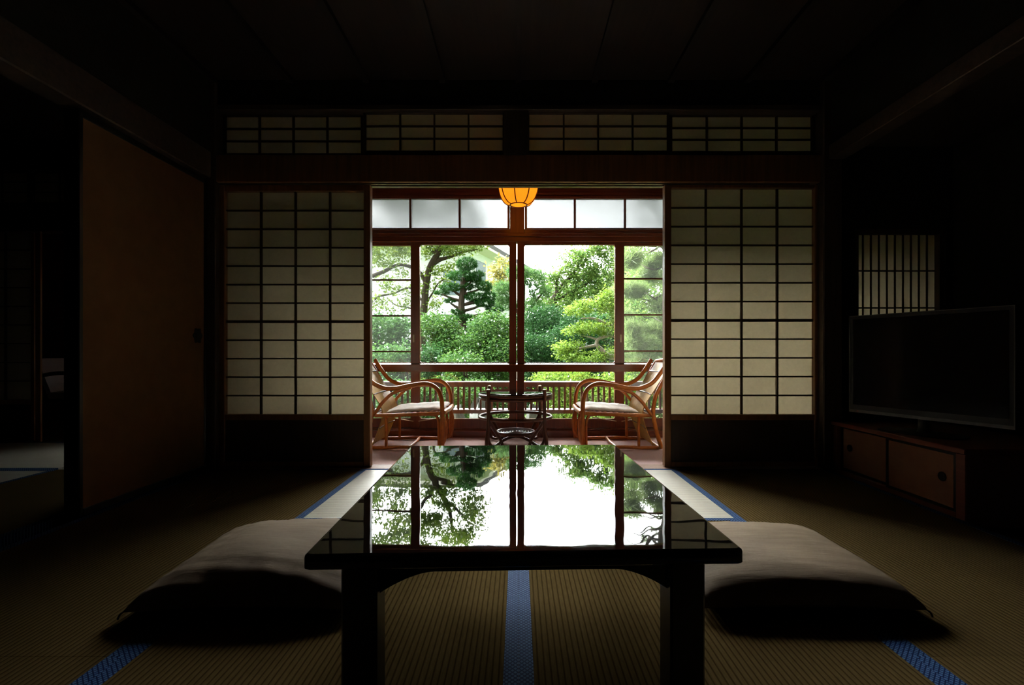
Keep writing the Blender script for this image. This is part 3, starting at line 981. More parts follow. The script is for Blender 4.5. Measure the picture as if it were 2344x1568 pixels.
    v, f = [], []
    for sd in (1, 0):
        b = len(v)
        for i in range(N + 1):
            for j in range(N + 1):
                a_, c_ = -1 + 2 * i / N, -1 + 2 * j / N
                a_ = math.sin(a_ * math.pi / 2); c_ = math.sin(c_ * math.pi / 2)
                e = (max(0, 1 - a_ ** 6) * max(0, 1 - c_ ** 6)) ** .5
                wr = .004 * e * (math.sin(14 * a_ + 2 * c_) * abs(c_) + math.sin(11 * c_ + 3 * a_) * abs(a_))
                z = .293 + (.026 * e + wr if sd else -.012 * e)
                uu = .215 + a_ * .213
                tilt = -.012 * a_
                v.append((U(uu), c_ * (.214 - .004 * a_), z + tilt))
        for i in range(N):
            for j in range(N):
                a = b + i * (N + 1) + j
                f.append((a, a + N + 1, a + N + 2, a + 1))
    mb = MB(); mb.add(v, f, True)
    mb.build('seat_cushion', M['whitecloth'], t)
    # cane deck under the cushion
    dk = MB()
    for k in range(11):
        u = .04 + k * .043
        dk.tube([(U(u), Yn, .266 - .012 * k / 10), (U(u), Yf, .266 - .012 * k / 10)], .0055, 6, False)
    dk.build('seat_deck', M['rattan'], t)
    return t
rattan_chair('rattan armchair with woven back and white seat cushion, left of the glass table', -.567, -1)
rattan_chair('rattan armchair with woven back and white seat cushion, right of the glass table', .476, 1)

# ------------------------------------------------------------------ round rattan table with a glass top
rt = thing('side_table', 'round glass-topped dark rattan table between the two rattan armchairs', 'table', (-.024, 3.90, 0))
RR = .285
MB().lathe([(RR - .012, .408), (RR - .002, .410), (RR, .414), (RR - .002, .418), (RR - .012, .420)], n=56).build('glass_top', M['lacquer'], rt, None, 'dark greenish glass top')
hp = MB()
for z in (.395, .372):
    hp.tube([(RR * math.cos(2 * math.pi * k / 32), RR * math.sin(2 * math.pi * k / 32), z) for k in range(32)], .0125, 10, True, True, 2, True)
hp.build('top_hoop', M['darkrattan'], rt)
MB().tube([(RR * math.cos(2 * math.pi * k / 32), RR * math.sin(2 * math.pi * k / 32), .222) for k in range(32)], .0125, 10, True, True, 2, True).build('lower_hoop', M['darkrattan'], rt)
for k in range(4):
    a = math.radians(45 + 90 * k) + .04
    ca, sa = math.cos(a), math.sin(a)
    pr = lambda r, z: (r * ca, r * sa, z)
    lg = MB().tube([pr(.300, .445), pr(.300, .40), pr(.300, .22), pr(.304, .14), pr(.318, .07), pr(.322, .012)], .0135, 10).build('leg', M['darkrattan'], rt)
    MB().lathe([(0.0, .0), (.013, .001), (.0145, .005), (.012, .009), (0, .011)], pr(.300, .443), 12).build('leg_cap', M['brass'], lg)
    MB().tube([pr(.298, .215), pr(.26, .165), pr(.20, .095), pr(.165, .05), pr(.15, .012)], .0125, 10).build('brace', M['darkrattan'], rt)
    MB().tube([pr(.306, .13), pr(.300, .07), pr(.27, .025), pr(.22, .018), pr(.15, .045), pr(.07, .062), pr(.0, .062)], .0125, 10).build('foot_loop', M['darkrattan'], rt)
sp = MB()
for r in (.150, .148):
    sp.tube([(r * math.cos(2 * math.pi * k / 24), r * math.sin(2 * math.pi * k / 24), .092 + (.150 - r) * 5) for k in range(24)], .008, 8, True, True, 2, True)
pts = []
for k in range(120):
    a = 2 * math.pi * k / 20
    r = .014 + .134 * k / 119
    pts.append((r * math.cos(a), r * math.sin(a), .100))
sp.tube(pts, .0052, 6, False)
for a in (math.radians(88), math.radians(178)):
    sp.tube([(-.15 * math.cos(a), -.15 * math.sin(a), .088), (.15 * math.cos(a), .15 * math.sin(a), .088)], .008, 8, False)
sp.build('spiral_shelf', M['darkrattan'], rt)

# ------------------------------------------------------------------ amber ceiling lamp
LY = 3.70
lp = thing('ceiling_lamp', 'glowing amber paper bowl lamp with brown ribs under the veranda ceiling', 'lamp', ((1187 - VX) / F * LY, LY, 0))
zc, zb_ = 2.005, 1.846
prof = []
for k in range(15):
    a = math.pi / 2 * k / 14
    prof.append((.062 + (.150 - .062) * math.sin(a), zb_ + (zc - zb_) * (1 - math.cos(a))))
prof += [(.150, 2.04), (.140, 2.085), (.120, 2.11)]
vv = MB()
n_ = 48
v = []; f = []
for (r, z) in prof:
    for k in range(n_):
        a = 2 * math.pi * k / n_
        v.append((r * math.cos(a), r * math.sin(a), z))
for i in range(len(prof) - 1):
    for k in range(n_):
        l_ = (k + 1) % n_
        f.append((i * n_ + k, i * n_ + l_, (i + 1) * n_ + l_, (i + 1) * n_ + k))
f.append(tuple(range(n_)))
vv.add(v, f, True)
vv.build('lamp_shade', M['lampshade'], lp)
for k in range(8):
    a = math.radians(-102 + 45 * k)
    MB().tube([((r + .002) * math.cos(a), (r + .002) * math.sin(a), z) for r, z in prof], .0045, 6, False).build('rib', M['lamprib'], lp)
rg = MB()
rg.tube([(.063 * math.cos(2 * math.pi * k / 24), .063 * math.sin(2 * math.pi * k / 24), zb_) for k in range(24)], .0055, 8, True, True, 2, True)
rg.build('bottom_ring', M['lamprib'], lp)
MB().lathe([(.125, 2.108), (.125, 2.125), (.03, 2.135), (.02, 2.16), (.02, 2.235), (.06, 2.245), (.06, 2.259)], n=32).build('ceiling_mount', M['lamprib'], lp)
bl = bpy.data.lights.new('lamp_bulb', 'POINT'); bl.energy = 1.7; bl.color = (1.0, .52, .15); bl.shadow_soft_size = .028
bo = bpy.data.objects.new('lamp_bulb', bl); COL.objects.link(bo); bo.parent = lp; bo.location = (0, 0, 1.985)

# ------------------------------------------------------------------ television and its low cabinet
CX = 1.955
cb = thing('low_cabinet', 'low red-brown built-in cabinet with sliding doors in the right alcove', 'cabinet', (CX, 2.6, 0))
CZ = .305
c_ = MB()
c_.box(0, .60, -.46, -.41, -.04, CZ - .026, .003); c_.box(0, .60, .41, .44, -.04, CZ - .026, .003)
c_.box(.57, .60, -.41, .41, -.04, CZ - .026); c_.box(.0, .57, -.41, .41, -.04, .012)
c_.build('body', M['redcab'], cb)
MB().box(-.012, .61, -.47, .445, CZ - .025, CZ, .004).build('top_board', M['redcab'], cb)
for (a, b_, xo, lb) in ((-.41, .01, .004, 'red-brown papered door with a round dark pull'), (.0, .41, .030, 'dark papered door deeper in the alcove')):
    d_ = MB(); d_.box(xo + .004, xo + .018, a + .014, b_ - .014, .026, CZ - .04)
    dr = d_.build('door', M['cabdoor'], cb, None, lb)
    e_ = MB()
    e_.box(xo, xo + .022, a, a + .014, .012, CZ - .026); e_.box(xo, xo + .022, b_ - .014, b_, .012, CZ - .026)
    e_.box(xo, xo + .022, a + .014, b_ - .014, .012, .026); e_.box(xo, xo + .022, a + .014, b_ - .014, CZ - .04, CZ - .026)
    e_.build('door_frame', M['black'], dr)
    h_ = MB()
    yc = a + .075 if a < -.2 else b_ - .075
    h_.prism([(yc + .021 * math.cos(2 * math.pi * k / 20), .155 + .021 * math.sin(2 * math.pi * k / 20)) for k in range(20)], 'x', xo - .001, xo + .004)
    h_.build('door_pull', M['iron'], dr)
PL = Vector((1.955, 2.89, 0)); PR = Vector((2.235, 2.20, 0))
mid = (PL + PR) / 2; dv = (PR - PL); wdt = dv.length
ang = math.atan2(dv.y, dv.x)
tv = thing('television', 'flat black television with thin grey lower edge on the alcove cabinet', 'television', (mid.x, mid.y, CZ), ang)
hwd = wdt / 2
z0, z1 = .075, .638
MB().box(-hwd, hwd, .0, .035, z0, z1, .004).build('casing', M['tvbody'], tv)
MB().box(-hwd + .022, hwd - .022, -.003, .0, z0 + .045, z1 - .022).build('screen', M['tvscreen'], tv)
e_ = MB()
e_.box(-hwd, hwd, -.004, -.0005, z1 - .004, z1); e_.box(-hwd, -hwd + .004, -.004, -.0005, z0, z1 - .004); e_.box(hwd - .004, hwd, -.004, -.0005, z0, z1 - .004)
e_.box(-hwd + .004, hwd - .004, -.004, -.0005, z0, z0 + .016)
e_.build('edge_trim', M['tvsilver'], tv, None, 'thin grey edge trim')
MB().lathe([(0, 0), (.0035, .0005), (0, .002)], n=10).build('standby_light', M['led'], tv, (-hwd + .05, -.0045, z0 + .008))
MB().lathe([(.030, .008), (.024, .03), (.024, z0 + .02)], n=24).build('stand_neck', M['tvbody'], tv, (0, .02, 0))
bs = MB()
v = []
for z, sc_ in ((0, 1), (.008, 1)):
    for k in range(32):
        a = 2 * math.pi * k / 32
        v.append((.19 * sc_ * math.copysign(abs(math.cos(a)) ** .6, math.cos(a)), .10 * sc_ * math.copysign(abs(math.sin(a)) ** .6, math.sin(a)), z + .0005))
bs.add(v, [tuple(range(31, -1, -1)), tuple(range(32, 64))] + [(k, (k + 1) % 32, 32 + (k + 1) % 32, 32 + k) for k in range(32)])
bs.build('stand_base', M['tvbody'], tv)

# ------------------------------------------------------------------ armchair in the side room
ac = thing('armchair', 'dark wooden armchair with pale grey cushions in the side room beyond the door panel', 'armchair', (-4.08, 4.66, 0), math.radians(-4))
def slab_path(prof, th, y0, y1, name, matl):
    m_ = MB()
    v = []; f = []
    P = [Vector((a, 0, b)) for a, b in prof]
    n = len(P)
    L = []
    for i in range(n):
        tdir = (P[min(i + 1, n - 1)] - P[max(i - 1, 0)]).normalized()
        L.append(Vector((-tdir.z, 0, tdir.x)))
    loop = [p + l * th / 2 for p, l in zip(P, L)] + [p - l * th / 2 for p, l in zip(P[::-1], L[::-1])]
    ny = 8
    k = len(loop)
    for j in range(ny + 1):
        y = y0 + (y1 - y0) * j / ny
        e = 1 - .35 * abs(2 * j / ny - 1) ** 8
        cen = [P[i] if i < n else P[2 * n - 1 - i] for i in range(k)]
        for i in range(k):
            q = cen[i] + (loop[i] - cen[i]) * e
            v.append((q.x, y, q.z))
    for j in range(ny):
        for i in range(k):
            l_ = (i + 1) % k
            f.append((j * k + i, j * k + l_, (j + 1) * k + l_, (j + 1) * k + i))
    f.append(tuple(range(k - 1, -1, -1))); f.append(tuple(range(ny * k, ny * k + k)))
    m_.add(v, f, True)
    return m_.build(name, matl, ac)
slab_path([(-.29, .665), (-.265, .60), (-.235, .52), (-.20, .44), (-.165, .36)], .07, -.235, .235, 'back_cushion', M['greycloth'])
slab_path([(-.17, .335), (.0, .345), (.15, .352), (.27, .35)], .08, -.235, .235, 'seat_cushion', M['greycloth'])
for y in (-.27, .27):
    MB().tube([(-.26, y, .50), (-.18, y, .525), (-.02, y, .545), (.16, y, .535), (.25, y, .50)], .018, 10).build('arm', M['darkwood'], ac)
    MB().tube([(-.345, y, .66), (-.28, y, .52), (-.22, y, .36), (-.25, y, .20), (-.30, y, .006)], .017, 10).build('leg', M['darkwood'], ac)
    MB().tube([(.25, y, .50), (.27, y, .40), (.25, y, .2), (.24, y, .006)], .017, 10).build('leg', M['darkwood'], ac)
    MB().tube([(-.23, y, .29), (.26, y, .31)], .017, 10, False).build('seat_rail', M['darkwood'], ac)
fr_ = MB()
fr_.tube([(-.23, -.27, .29), (-.23, .27, .29)], .014, 8, False); fr_.tube([(.26, -.27, .31), (.26, .27, .31)], .014, 8, False)
fr_.tube([(-.34, -.27, .65), (-.34, .27, .65)], .014, 8, False)
fr_.build('crossbar', M['darkwood'], ac)

# ------------------------------------------------------------------ garden
GZ = -.62
struct(MB().box(-30, 30, 4.46, 60, GZ - .2, GZ).build('ground', M['soil']))
LEAF = dict(
    maple=mat_leaf('pale_green_leaf', (.042, .088, .010), (.098, .140, .022), .36),
    niwaki=mat_leaf('dark_needle_leaf', (.008, .036, .008), (.024, .078, .015), .3, .06),
    rhodo=mat_leaf('mid_green_leaf', (.014, .052, .011), (.040, .095, .022), .35),
    camellia=mat_leaf('glossy_green_leaf', (.016, .058, .012), (.052, .110, .020), .35, .16),
    yellow=mat_leaf('yellow_green_leaf', (.085, .090, .014), (.17, .15, .035), .5),
    soft=mat_leaf('soft_pine_needle', (.032, .090, .022), (.070, .135, .045), .4, .05),
    broad=mat_leaf('broad_green_leaf', (.038, .105, .020), (.125, .185, .042), .45),
    dark=mat_leaf('deep_green_leaf', (.008, .034, .010), (.024, .070, .018), .3),
    lime=mat_leaf('lime_green_leaf', (.052, .115, .010), (.115, .180, .028), .45),
    pale=mat_leaf('pale_pine_needle', (.060, .110, .025), (.12, .16, .062), .45, .05),
)
def unit(rng, n):
    a = rng.normal(size=(n, 3)); return a / np.linalg.norm(a, axis=1, keepdims=True)
def leaves_mesh(rng, cen, per, spread, ln, wd, up=.35, flat=.7):
    """rhombic leaves around clump centres"""
    n = len(cen) * per
    c = np.repeat(cen, per, 0) + rng.normal(size=(n, 3)) * spread * np.array([1, 1, flat])
    d = unit(rng, n); d[:, 2] = d[:, 2] * .6 - .12; d /= np.linalg.norm(d, axis=1, keepdims=True)
    nn = unit(rng, n) * .8; nn[:, 2] += up * 2
    s = np.cross(d, nn); s /= np.linalg.norm(s, axis=1, keepdims=True) + 1e-9
    L = ln * rng.uniform(.65, 1.25, (n, 1)); W = wd * rng.uniform(.7, 1.2, (n, 1))
    v = np.stack([c, c + d * L * .45 + s * W, c + d * L, c + d * L * .45 - s * W], 1).reshape(-1, 3)
    return v, np.arange(n * 4).reshape(-1, 4)
def needles_mesh(rng, cen, per, ln, wd, up=.6, outward=None):
    n = len(cen) * per
    c = np.repeat(cen, per, 0)
    d = unit(rng, n); d[:, 2] += up
    if outward is not None: d += np.repeat(outward, per, 0) * .8
    d /= np.linalg.norm(d, axis=1, keepdims=True)
    s = np.cross(d, unit(rng, n)); s /= np.linalg.norm(s, axis=1, keepdims=True) + 1e-9
    L = ln * rng.uniform(.6, 1.2, (n, 1))
    v = np.stack([c - s * wd, c + s * wd, c + d * L], 1).reshape(-1, 3)
    return v, np.arange(n * 3).reshape(-1, 3)
def clumps(rng, blobs, cover, item, shell=.55):
    """clump centres in ellipsoids; blob = (centre, (rx, ry, rz)); item = leaf area of one clump"""
    out = []
    for c, r in blobs:
        r = np.array(r)
        k = max(5, int(cover * 2 * math.pi * r[0] * r[2] / item))
        u = unit(rng, k) * (shell + (1 - shell) * rng.uniform(0, 1, (k, 1)) ** .6)
        out.append(np.array(c) + u * r)
    return np.concatenate(out)
def plant(name, label, cat, base, limbs, blobs, leaf, kind='leaf', cover=3.0, per=12, spread=.07, ln=.09, wd=.02, seed=1, bark='bark', group=None, up=.35, shell=.55, flat=.7):
    """base: ground point; limbs: list of (points, radii); blobs: foliage ellipsoids"""
    rng = np.random.default_rng(seed)
    base = Vector(base)
    t = thing(name, label, cat, base, 0, group)
    if limbs:
        b = MB()
        for pts, rad in limbs:
            b.tube([Vector(p) - base for p in pts], rad, 8, True, True, 4)
        b.build('trunk', M[bark], t)
    cen = clumps(rng, [(tuple(Vector(c) - base), r) for c, r in blobs], cover, per * ln * wd, shell)
    cen = cen[cen[:, 2] > .02]
    if kind == 'leaf':
        v, f = leaves_mesh(rng, cen, per, spread, ln, wd, up, flat)
    else:
        v, f = needles_mesh(rng, cen, per, ln, wd, up)
    v[:, 2] = np.maximum(v[:, 2], .0)
    raw_mesh('foliage', v, f, LEAF[leaf], t)
    return t
def G(px, py, Y): return at(px, py, Y)
def B(px, py, Y, rx, ry, dy=None):
    """a foliage blob from its place and half-size in picture pixels at distance Y"""
    s = Y / F
    return (tuple(at(px, py, Y)), (rx * s, (dy if dy is not None else max(rx, ry) * s * .9), ry * s))
def gr(px, Y): p = at(px, 900, Y); return (p.x, Y, GZ)

# white house behind the trees
hb_ = thing('house', 'white two-storey house with grey tiled roof behind the left trees', 'house', (-5, 22, GZ))
def H(p): return (p[0] + 5, p[1] - 22, p[2] - GZ)
P0, P1 = at(1078, 0, 20), at(1205, 0, 27)
ze = 4.95
foot = [(-14, 20), (P0.x, 20), (P1.x, 27), (-14, 27)]
MB().prism([(x + 5, y - 22) for x, y in foot], 'z', 0, ze - GZ).build('wall', M['white'], hb_)
ov = [(-14.6, 19.1), (P0.x + .45, 19.1), (P1.x + .75, 27.6), (-14.6, 27.6)]
MB().prism([(x + 5, y - 22) for x, y in ov], 'z', ze - GZ, ze - GZ + .10).build('soffit', M['soffit'], hb_)
rf = MB()
rv = [(*H((x, y, ze + .10)),) for x, y in ov] + [(*H((x, y, ze + .30)),) for x, y in ov] + [H((-11, 23.5, ze + 1.35)), H((P0.x - 2.6, 23.5, ze + 1.35))]
rf.add(rv, [(0, 3, 2, 1), (0, 1, 5, 4), (1, 2, 6, 5), (2, 3, 7, 6), (3, 0, 4, 7), (4, 5, 9, 8), (5, 6, 9), (6, 7, 8, 9), (7, 4, 8)])
rf.build('roof', M['roof'], hb_)
dvx = (P1 - P0); dvx.z = 0
un = dvx.normalized(); nm = Vector((un.y, -un.x, 0))
for (d0, d1) in ((.5, 1.5), (3.0, 4.2)):
    b = MB()
    a_, c2 = P0 + un * d0, P0 + un * d1
    q = [a_ + nm * .03, c2 + nm * .03, c2 - nm * .05, a_ - nm * .05]
    b.prism([(p.x + 5, p.y - 22) for p in q], 'z', 3.75 - GZ, 4.62 - GZ)
    w_ = b.build('window', M['pane'], hb_)
    b = MB()
    q0, q1 = P0 + un * (d0 - .05) + nm * .05, P0 + un * (d1 + .05) + nm * .05
    for zz in (3.70, 4.62):
        b.prism([(p.x + 5, p.y - 22) for p in (q0, q1, q1 - nm * .07, q0 - nm * .07)], 'z', zz - GZ, zz + .05 - GZ)
    b.build('window_frame', M['white'], w_)
for x in (at(1040, 0, 20).x, -6.5):
    b = MB(); b.box(x + 5 - .45, x + 5 + .45, -2.03, -1.95, 3.1 - GZ, 4.1 - GZ)
    b.build('window', M['pane'], hb_)
b = MB(); b.box(at(1000, 0, 20).x + 5, at(1040, 0, 20).x + 5, -2.5, -2.0, 2.16 - GZ, 2.26 - GZ); b.build('canopy', M['roof'], hb_)

rng0 = np.random.default_rng(5)
# tall broadleaf tree on the left: its crown rises past the window head
Y = 11.0
up_blobs = []
for _ in range(95):
    px = rng0.uniform(838, 1112); tt = rng0.uniform(0, 1)
    py = 570 - 128 * tt
    lim = 1118 - 90 * max(0, tt - .45) - 60 * max(0, .25 - tt)
    if px > lim: px = lim - 20
    up_blobs.append(B(px, py, Y + rng0.uniform(-.8, .8), rng0.uniform(15, 30), rng0.uniform(6, 12)))
plant('broadleaf_tree', 'tall leaning broadleaf tree with pale leaves, seen through the left panes', 'tree', gr(968, Y),
      [([G(968, 935, Y), G(968, 830, Y), G(966, 760, Y), G(972, 690, Y), G(975, 652, Y), G(984, 612, Y), G(1000, 584, Y), G(1012, 560, Y), G(1030, 520, Y), G(1036, 470, Y)], [.10, .095, .085, .08, .078, .075, .07, .06, .045, .02]),
       ([G(984, 612, Y), G(1004, 596, Y), G(1030, 588, Y), G(1062, 577, Y), G(1095, 570, Y)], [.055, .05, .035, .025, .01]),
       ([G(1000, 584, Y), G(985, 560, Y), G(962, 530, Y), G(940, 480, Y)], [.05, .045, .035, .015]),
       ([G(975, 652, Y), G(958, 620, Y), G(915, 606, Y), G(878, 622, Y), G(852, 632, Y)], [.045, .04, .035, .045, .05]),
       ([G(978, 690, Y), G(992, 668, Y), G(1002, 650, Y), G(1018, 638, Y)], [.022, .02, .015, .008]),
       ([G(974, 700, Y), G(940, 660, Y), G(900, 672, Y), G(868, 678, Y), G(850, 692, Y)], [.02, .022, .02, .025, .028]),
       ([G(972, 720, Y), G(938, 705, Y), G(905, 698, Y), G(885, 680, Y)], [.018, .016, .012, .006]),
       ([G(1012, 560, Y), G(1050, 520, Y), G(1085, 490, Y)], [.045, .03, .012])],
      up_blobs + [B(880, 578, Y, 34, 13), B(925, 580, Y, 30, 15), B(860, 600, Y, 24, 12), B(905, 606, Y, 32, 9), B(880, 640, Y, 22, 7), B(928, 626, Y, 18, 8),
       B(905, 660, Y, 30, 9), B(935, 665, Y, 16, 10), B(868, 682, Y, 18, 10), B(930, 692, Y, 16, 11), B(900, 705, Y, 18, 5), B(858, 700, Y, 10, 8),
       B(978, 575, Y, 22, 13), B(1008, 572, Y, 26, 10), B(1045, 580, Y, 22, 8), B(1082, 571, Y, 12, 5), B(986, 625, Y, 18, 14), B(1012, 618, Y, 16, 12), B(1030, 605, Y, 16, 9),
       B(998, 650, Y, 18, 8), B(975, 665, Y, 14, 10), B(1002, 695, Y, 16, 10), B(985, 700, Y, 12, 6), B(1020, 640, Y, 12, 8)],
      'maple', 'leaf', 2.0, 16, .08, .08, .020, 11)

# cloud-pruned conifer
Y = 9.0
pads = [(1068, 606, 25, 16), (1094, 629, 15, 8), (1057, 633, 34, 12), (1083, 640, 20, 9), (1033, 659, 28, 9), (1070, 657, 15, 9), (1107, 656, 21, 12), (1089, 681, 28, 10),
        (1109, 694, 25, 11), (1120, 680, 16, 12), (1011, 671, 18, 6), (1029, 690, 14, 5), (1133, 709, 22, 8), (1058, 728, 32, 8), (1048, 715, 18, 7)]
limbs = [([G(1058, 935, Y), G(1057, 800, Y), G(1058, 745, Y), G(1056, 700, Y), G(1059, 665, Y), G(1062, 630, Y), G(1066, 605, Y)], [.10, .085, .075, .06, .05, .04, .02])]
for (px, py, rx, ry) in pads[1:]:
    limbs.append(([G(1057 + (px - 1057) * .05, min(py + 18, 730), Y), G(1057 + (px - 1057) * .5, py + 12, Y), G(px, py + 2, Y)], [.03, .024, .01]))
plant('cloud_pruned_conifer', 'dark green cloud-pruned conifer with layered pads, through the left centre pane', 'tree', gr(1058, Y), limbs,
      [B(px, py, Y, rx, ry, rx * .75 * Y / F) for px, py, rx, ry in pads], 'niwaki', 'needle', 5, 7, .05, .06, .006, 12, up=.7, shell=.6)

# shrubs in front of the house
def shrub(label, px, py, Y, rx, ry, leaf, seed, ln=.055, wd=.0125, cover=4.0, per=12, spread=.06, extra=()):
    base = gr(px, Y)
    top = at(px, py, Y)
    limbs = []
    rr = random.Random(seed)
    for k in range(4):
        e = at(px + rr.uniform(-.6, .6) * rx, py + rr.uniform(-.2, .5) * ry, Y + rr.uniform(-.2, .2))
        limbs.append(([base, (base[0] * .6 + e.x * .4 + rr.uniform(-.1, .1), Y + rr.uniform(-.1, .1), (base[2] + e.z) / 2), tuple(e)], [.03, .022, .008]))
    plant('garden_shrub', label, 'shrub', base, limbs, [B(px, py, Y, rx, ry, None), B(px, (py + ry * .6 + at(0, 0, Y).z * 0 + VY + (EYE - GZ) * F / Y) / 2, Y, rx * .95, max(6, (VY + (EYE - GZ) * F / Y - py - ry * .6) / 2), min(.45, rx * Y / F))] + [B(*e) for e in extra], leaf, 'leaf', cover, per, spread, ln, wd, seed, 'bark', 'clipped shrubs in the garden', .35, .45)
shrub('leafy shrub seen through the leftmost dusty pane, its upper bush', 880, 752, 8.6, 62, 34, 'rhodo', 21, .075, .018)
shrub('lower leafy shrub at the bottom of the leftmost dusty pane', 900, 822, 7.6, 60, 34, 'rhodo', 22, .07, .0165)
shrub('broad green shrub at the foot of the leaning broadleaf tree', 1005, 752, 8.4, 48, 32, 'camellia', 23, extra=((985, 735, 8.6, 26, 14), (1030, 790, 8.2, 40, 30)))
shrub('dark bluish shrub low in the left centre pane', 985, 815, 7.4, 26, 24, 'dark', 24)
shrub('large glossy shrub right of the cloud-pruned conifer', 1122, 760, 8.2, 52, 46, 'camellia', 25, extra=((1140, 810, 7.9, 50, 34), (1085, 790, 8.0, 40, 28)))
shrub('low round shrub under the cloud-pruned conifer, just above the handrail', 1050, 826, 7.0, 48, 18, 'camellia', 26)
shrub('bright low shrub behind the balustrade, left of the round table', 1080, 895, 6.4, 55, 22, 'camellia', 27, .045, .011, extra=((1010, 888, 6.5, 50, 18),))
shrub('low shrub behind the balustrade at the left armchair', 920, 900, 6.4, 70, 28, 'rhodo', 28, .05, .012)
# centre and right
plant('yellow_leaf_tree', 'small yellow-green tree at the corner of the white house', 'tree', gr(1142, 13.0),
      [([G(1142, 940, 13), G(1143, 760, 13), G(1140, 650, 13)], [.06, .05, .02])],
      [B(1142, 618, 13, 22, 16), B(1130, 645, 13, 20, 18), B(1155, 640, 13, 18, 20), B(1150, 600, 13, 10, 6)], 'yellow', 'leaf', 2.5, 14, .08, .11, .025, 31)
Y = 12.0
plant('soft_pine', 'soft feathery pine behind the centre window stile', 'pine', gr(1190, Y),
      [([G(1190, 920, Y), G(1192, 800, Y), G(1196, 720, Y), G(1200, 640, Y)], [.10, .09, .06, .02]),
       ([G(1193, 740, Y), G(1225, 690, Y), G(1250, 665, Y)], [.04, .03, .01]), ([G(1193, 730, Y), G(1170, 690, Y), G(1152, 670, Y)], [.04, .03, .01])],
      [B(1152, 672, Y, 26, 26), B(1222, 640, Y, 30, 22), B(1235, 672, Y, 28, 14), B(1185, 625, Y, 26, 14), B(1215, 700, Y, 34, 10), B(1160, 700, Y, 30, 10)], 'soft', 'needle', 3.5, 7, .1, .16, .007, 32, up=.6)
Y = 17.0
plant('broadleaf_tree', 'big rounded broadleaf tree filling the right centre pane below the sky', 'tree', gr(1270, Y),
      [([G(1268, 890, Y), G(1268, 760, Y), G(1266, 700, Y), G(1275, 672, Y), G(1300, 640, Y), G(1330, 600, Y)], [.20, .18, .15, .10, .06, .02]),
       ([G(1266, 700, Y), G(1250, 672, Y), G(1240, 640, Y)], [.09, .06, .02]), ([G(1275, 675, Y), G(1276, 640, Y), G(1290, 610, Y)], [.07, .05, .02]),
       ([G(1270, 690, Y), G(1310, 668, Y), G(1360, 640, Y)], [.08, .05, .02])],
      [B(1312, 592, Y, 30, 22), B(1345, 572, Y, 36, 22), B(1388, 570, Y, 34, 24), B(1425, 560, Y, 34, 30), B(1290, 628, Y, 30, 18), B(1335, 622, Y, 40, 26), B(1385, 625, Y, 40, 30),
       B(1255, 636, Y, 24, 12), B(1228, 628, Y, 18, 14), B(1300, 662, Y, 36, 18), B(1350, 672, Y, 40, 24), B(1400, 680, Y, 34, 30), B(1290, 700, Y, 44, 22), B(1240, 700, Y, 36, 20),
       B(1460, 600, Y, 40, 50), B(1340, 720, Y, 50, 24)], 'broad', 'leaf', 3.2, 20, .12, .12, .028, 33)
Y = 9.5
shrub('tall leafy shrub behind the pale feathery pine', 1490, 700, 9.8, 66, 110, 'broad', 46, .08, .019)
shrub('dark shrub left of the lime-green pine, right of the centre stile', 1250, 740, 10.2, 56, 40, 'dark', 41)
shrub('deep green shrub low beside the centre stile in the right centre pane', 1232, 800, 8.6, 44, 36, 'dark', 42, extra=((1280, 780, 9, 30, 30),))
shrub('dark shrub behind the lime-green pine', 1330, 770, 9.6, 60, 60, 'dark', 43)
shrub('bright low shrub behind the balustrade, between the table and the right armchair', 1290, 868, 6.8, 70, 24, 'lime', 44, .045, .0115)
shrub('yellowish low shrub behind the balustrade at the right armchair', 1410, 890, 6.4, 70, 34, 'lime', 45, .045, .0115)
# lime-green layered tree
Y = 7.2
pads = [(1322, 710, 30, 13), (1345, 698, 24, 12), (1384, 694, 24, 22), (1400, 672, 16, 14), (1350, 748, 44, 13), (1318, 757, 28, 12), (1392, 752, 30, 16), (1288, 795, 24, 12), (1314, 792, 26, 12),
        (1345, 816, 46, 11), (1388, 806, 30, 13), (1300, 815, 26, 10), (1415, 720, 18, 20)]
plant('layered_tree', 'lime-green layered tree with grey twisting branches in the right centre pane', 'tree', gr(1424, Y),
      [([G(1424, 945, Y), G(1420, 850, Y), G(1414, 822, Y), G(1392, 815, Y), G(1376, 800, Y), G(1366, 788, Y), G(1370, 776, Y), G(1392, 770, Y), G(1410, 772, Y)], [.075, .07, .045, .04, .034, .028, .024, .018, .01]),
       ([G(1420, 850, Y), G(1424, 780, Y), G(1418, 748, Y), G(1396, 745, Y), G(1362, 730, Y), G(1330, 729, Y)], [.06, .05, .04, .028, .02, .008]),
       ([G(1366, 790, Y), G(1340, 795, Y), G(1318, 800, Y), G(1290, 806, Y)], [.024, .02, .014, .006]),
       ([G(1418, 750, Y), G(1422, 700, Y), G(1404, 672, Y)], [.04, .03, .012]), ([G(1368, 778, Y), G(1350, 772, Y), G(1330, 768, Y)], [.018, .012, .006])],
      [B(px, py, Y, rx, ry, rx * .85 * Y / F) for px, py, rx, ry in pads], 'lime', 'leaf', 3.2, 14, .04, .045, .012, 51, 'greybark', None, .5, .6, .5)
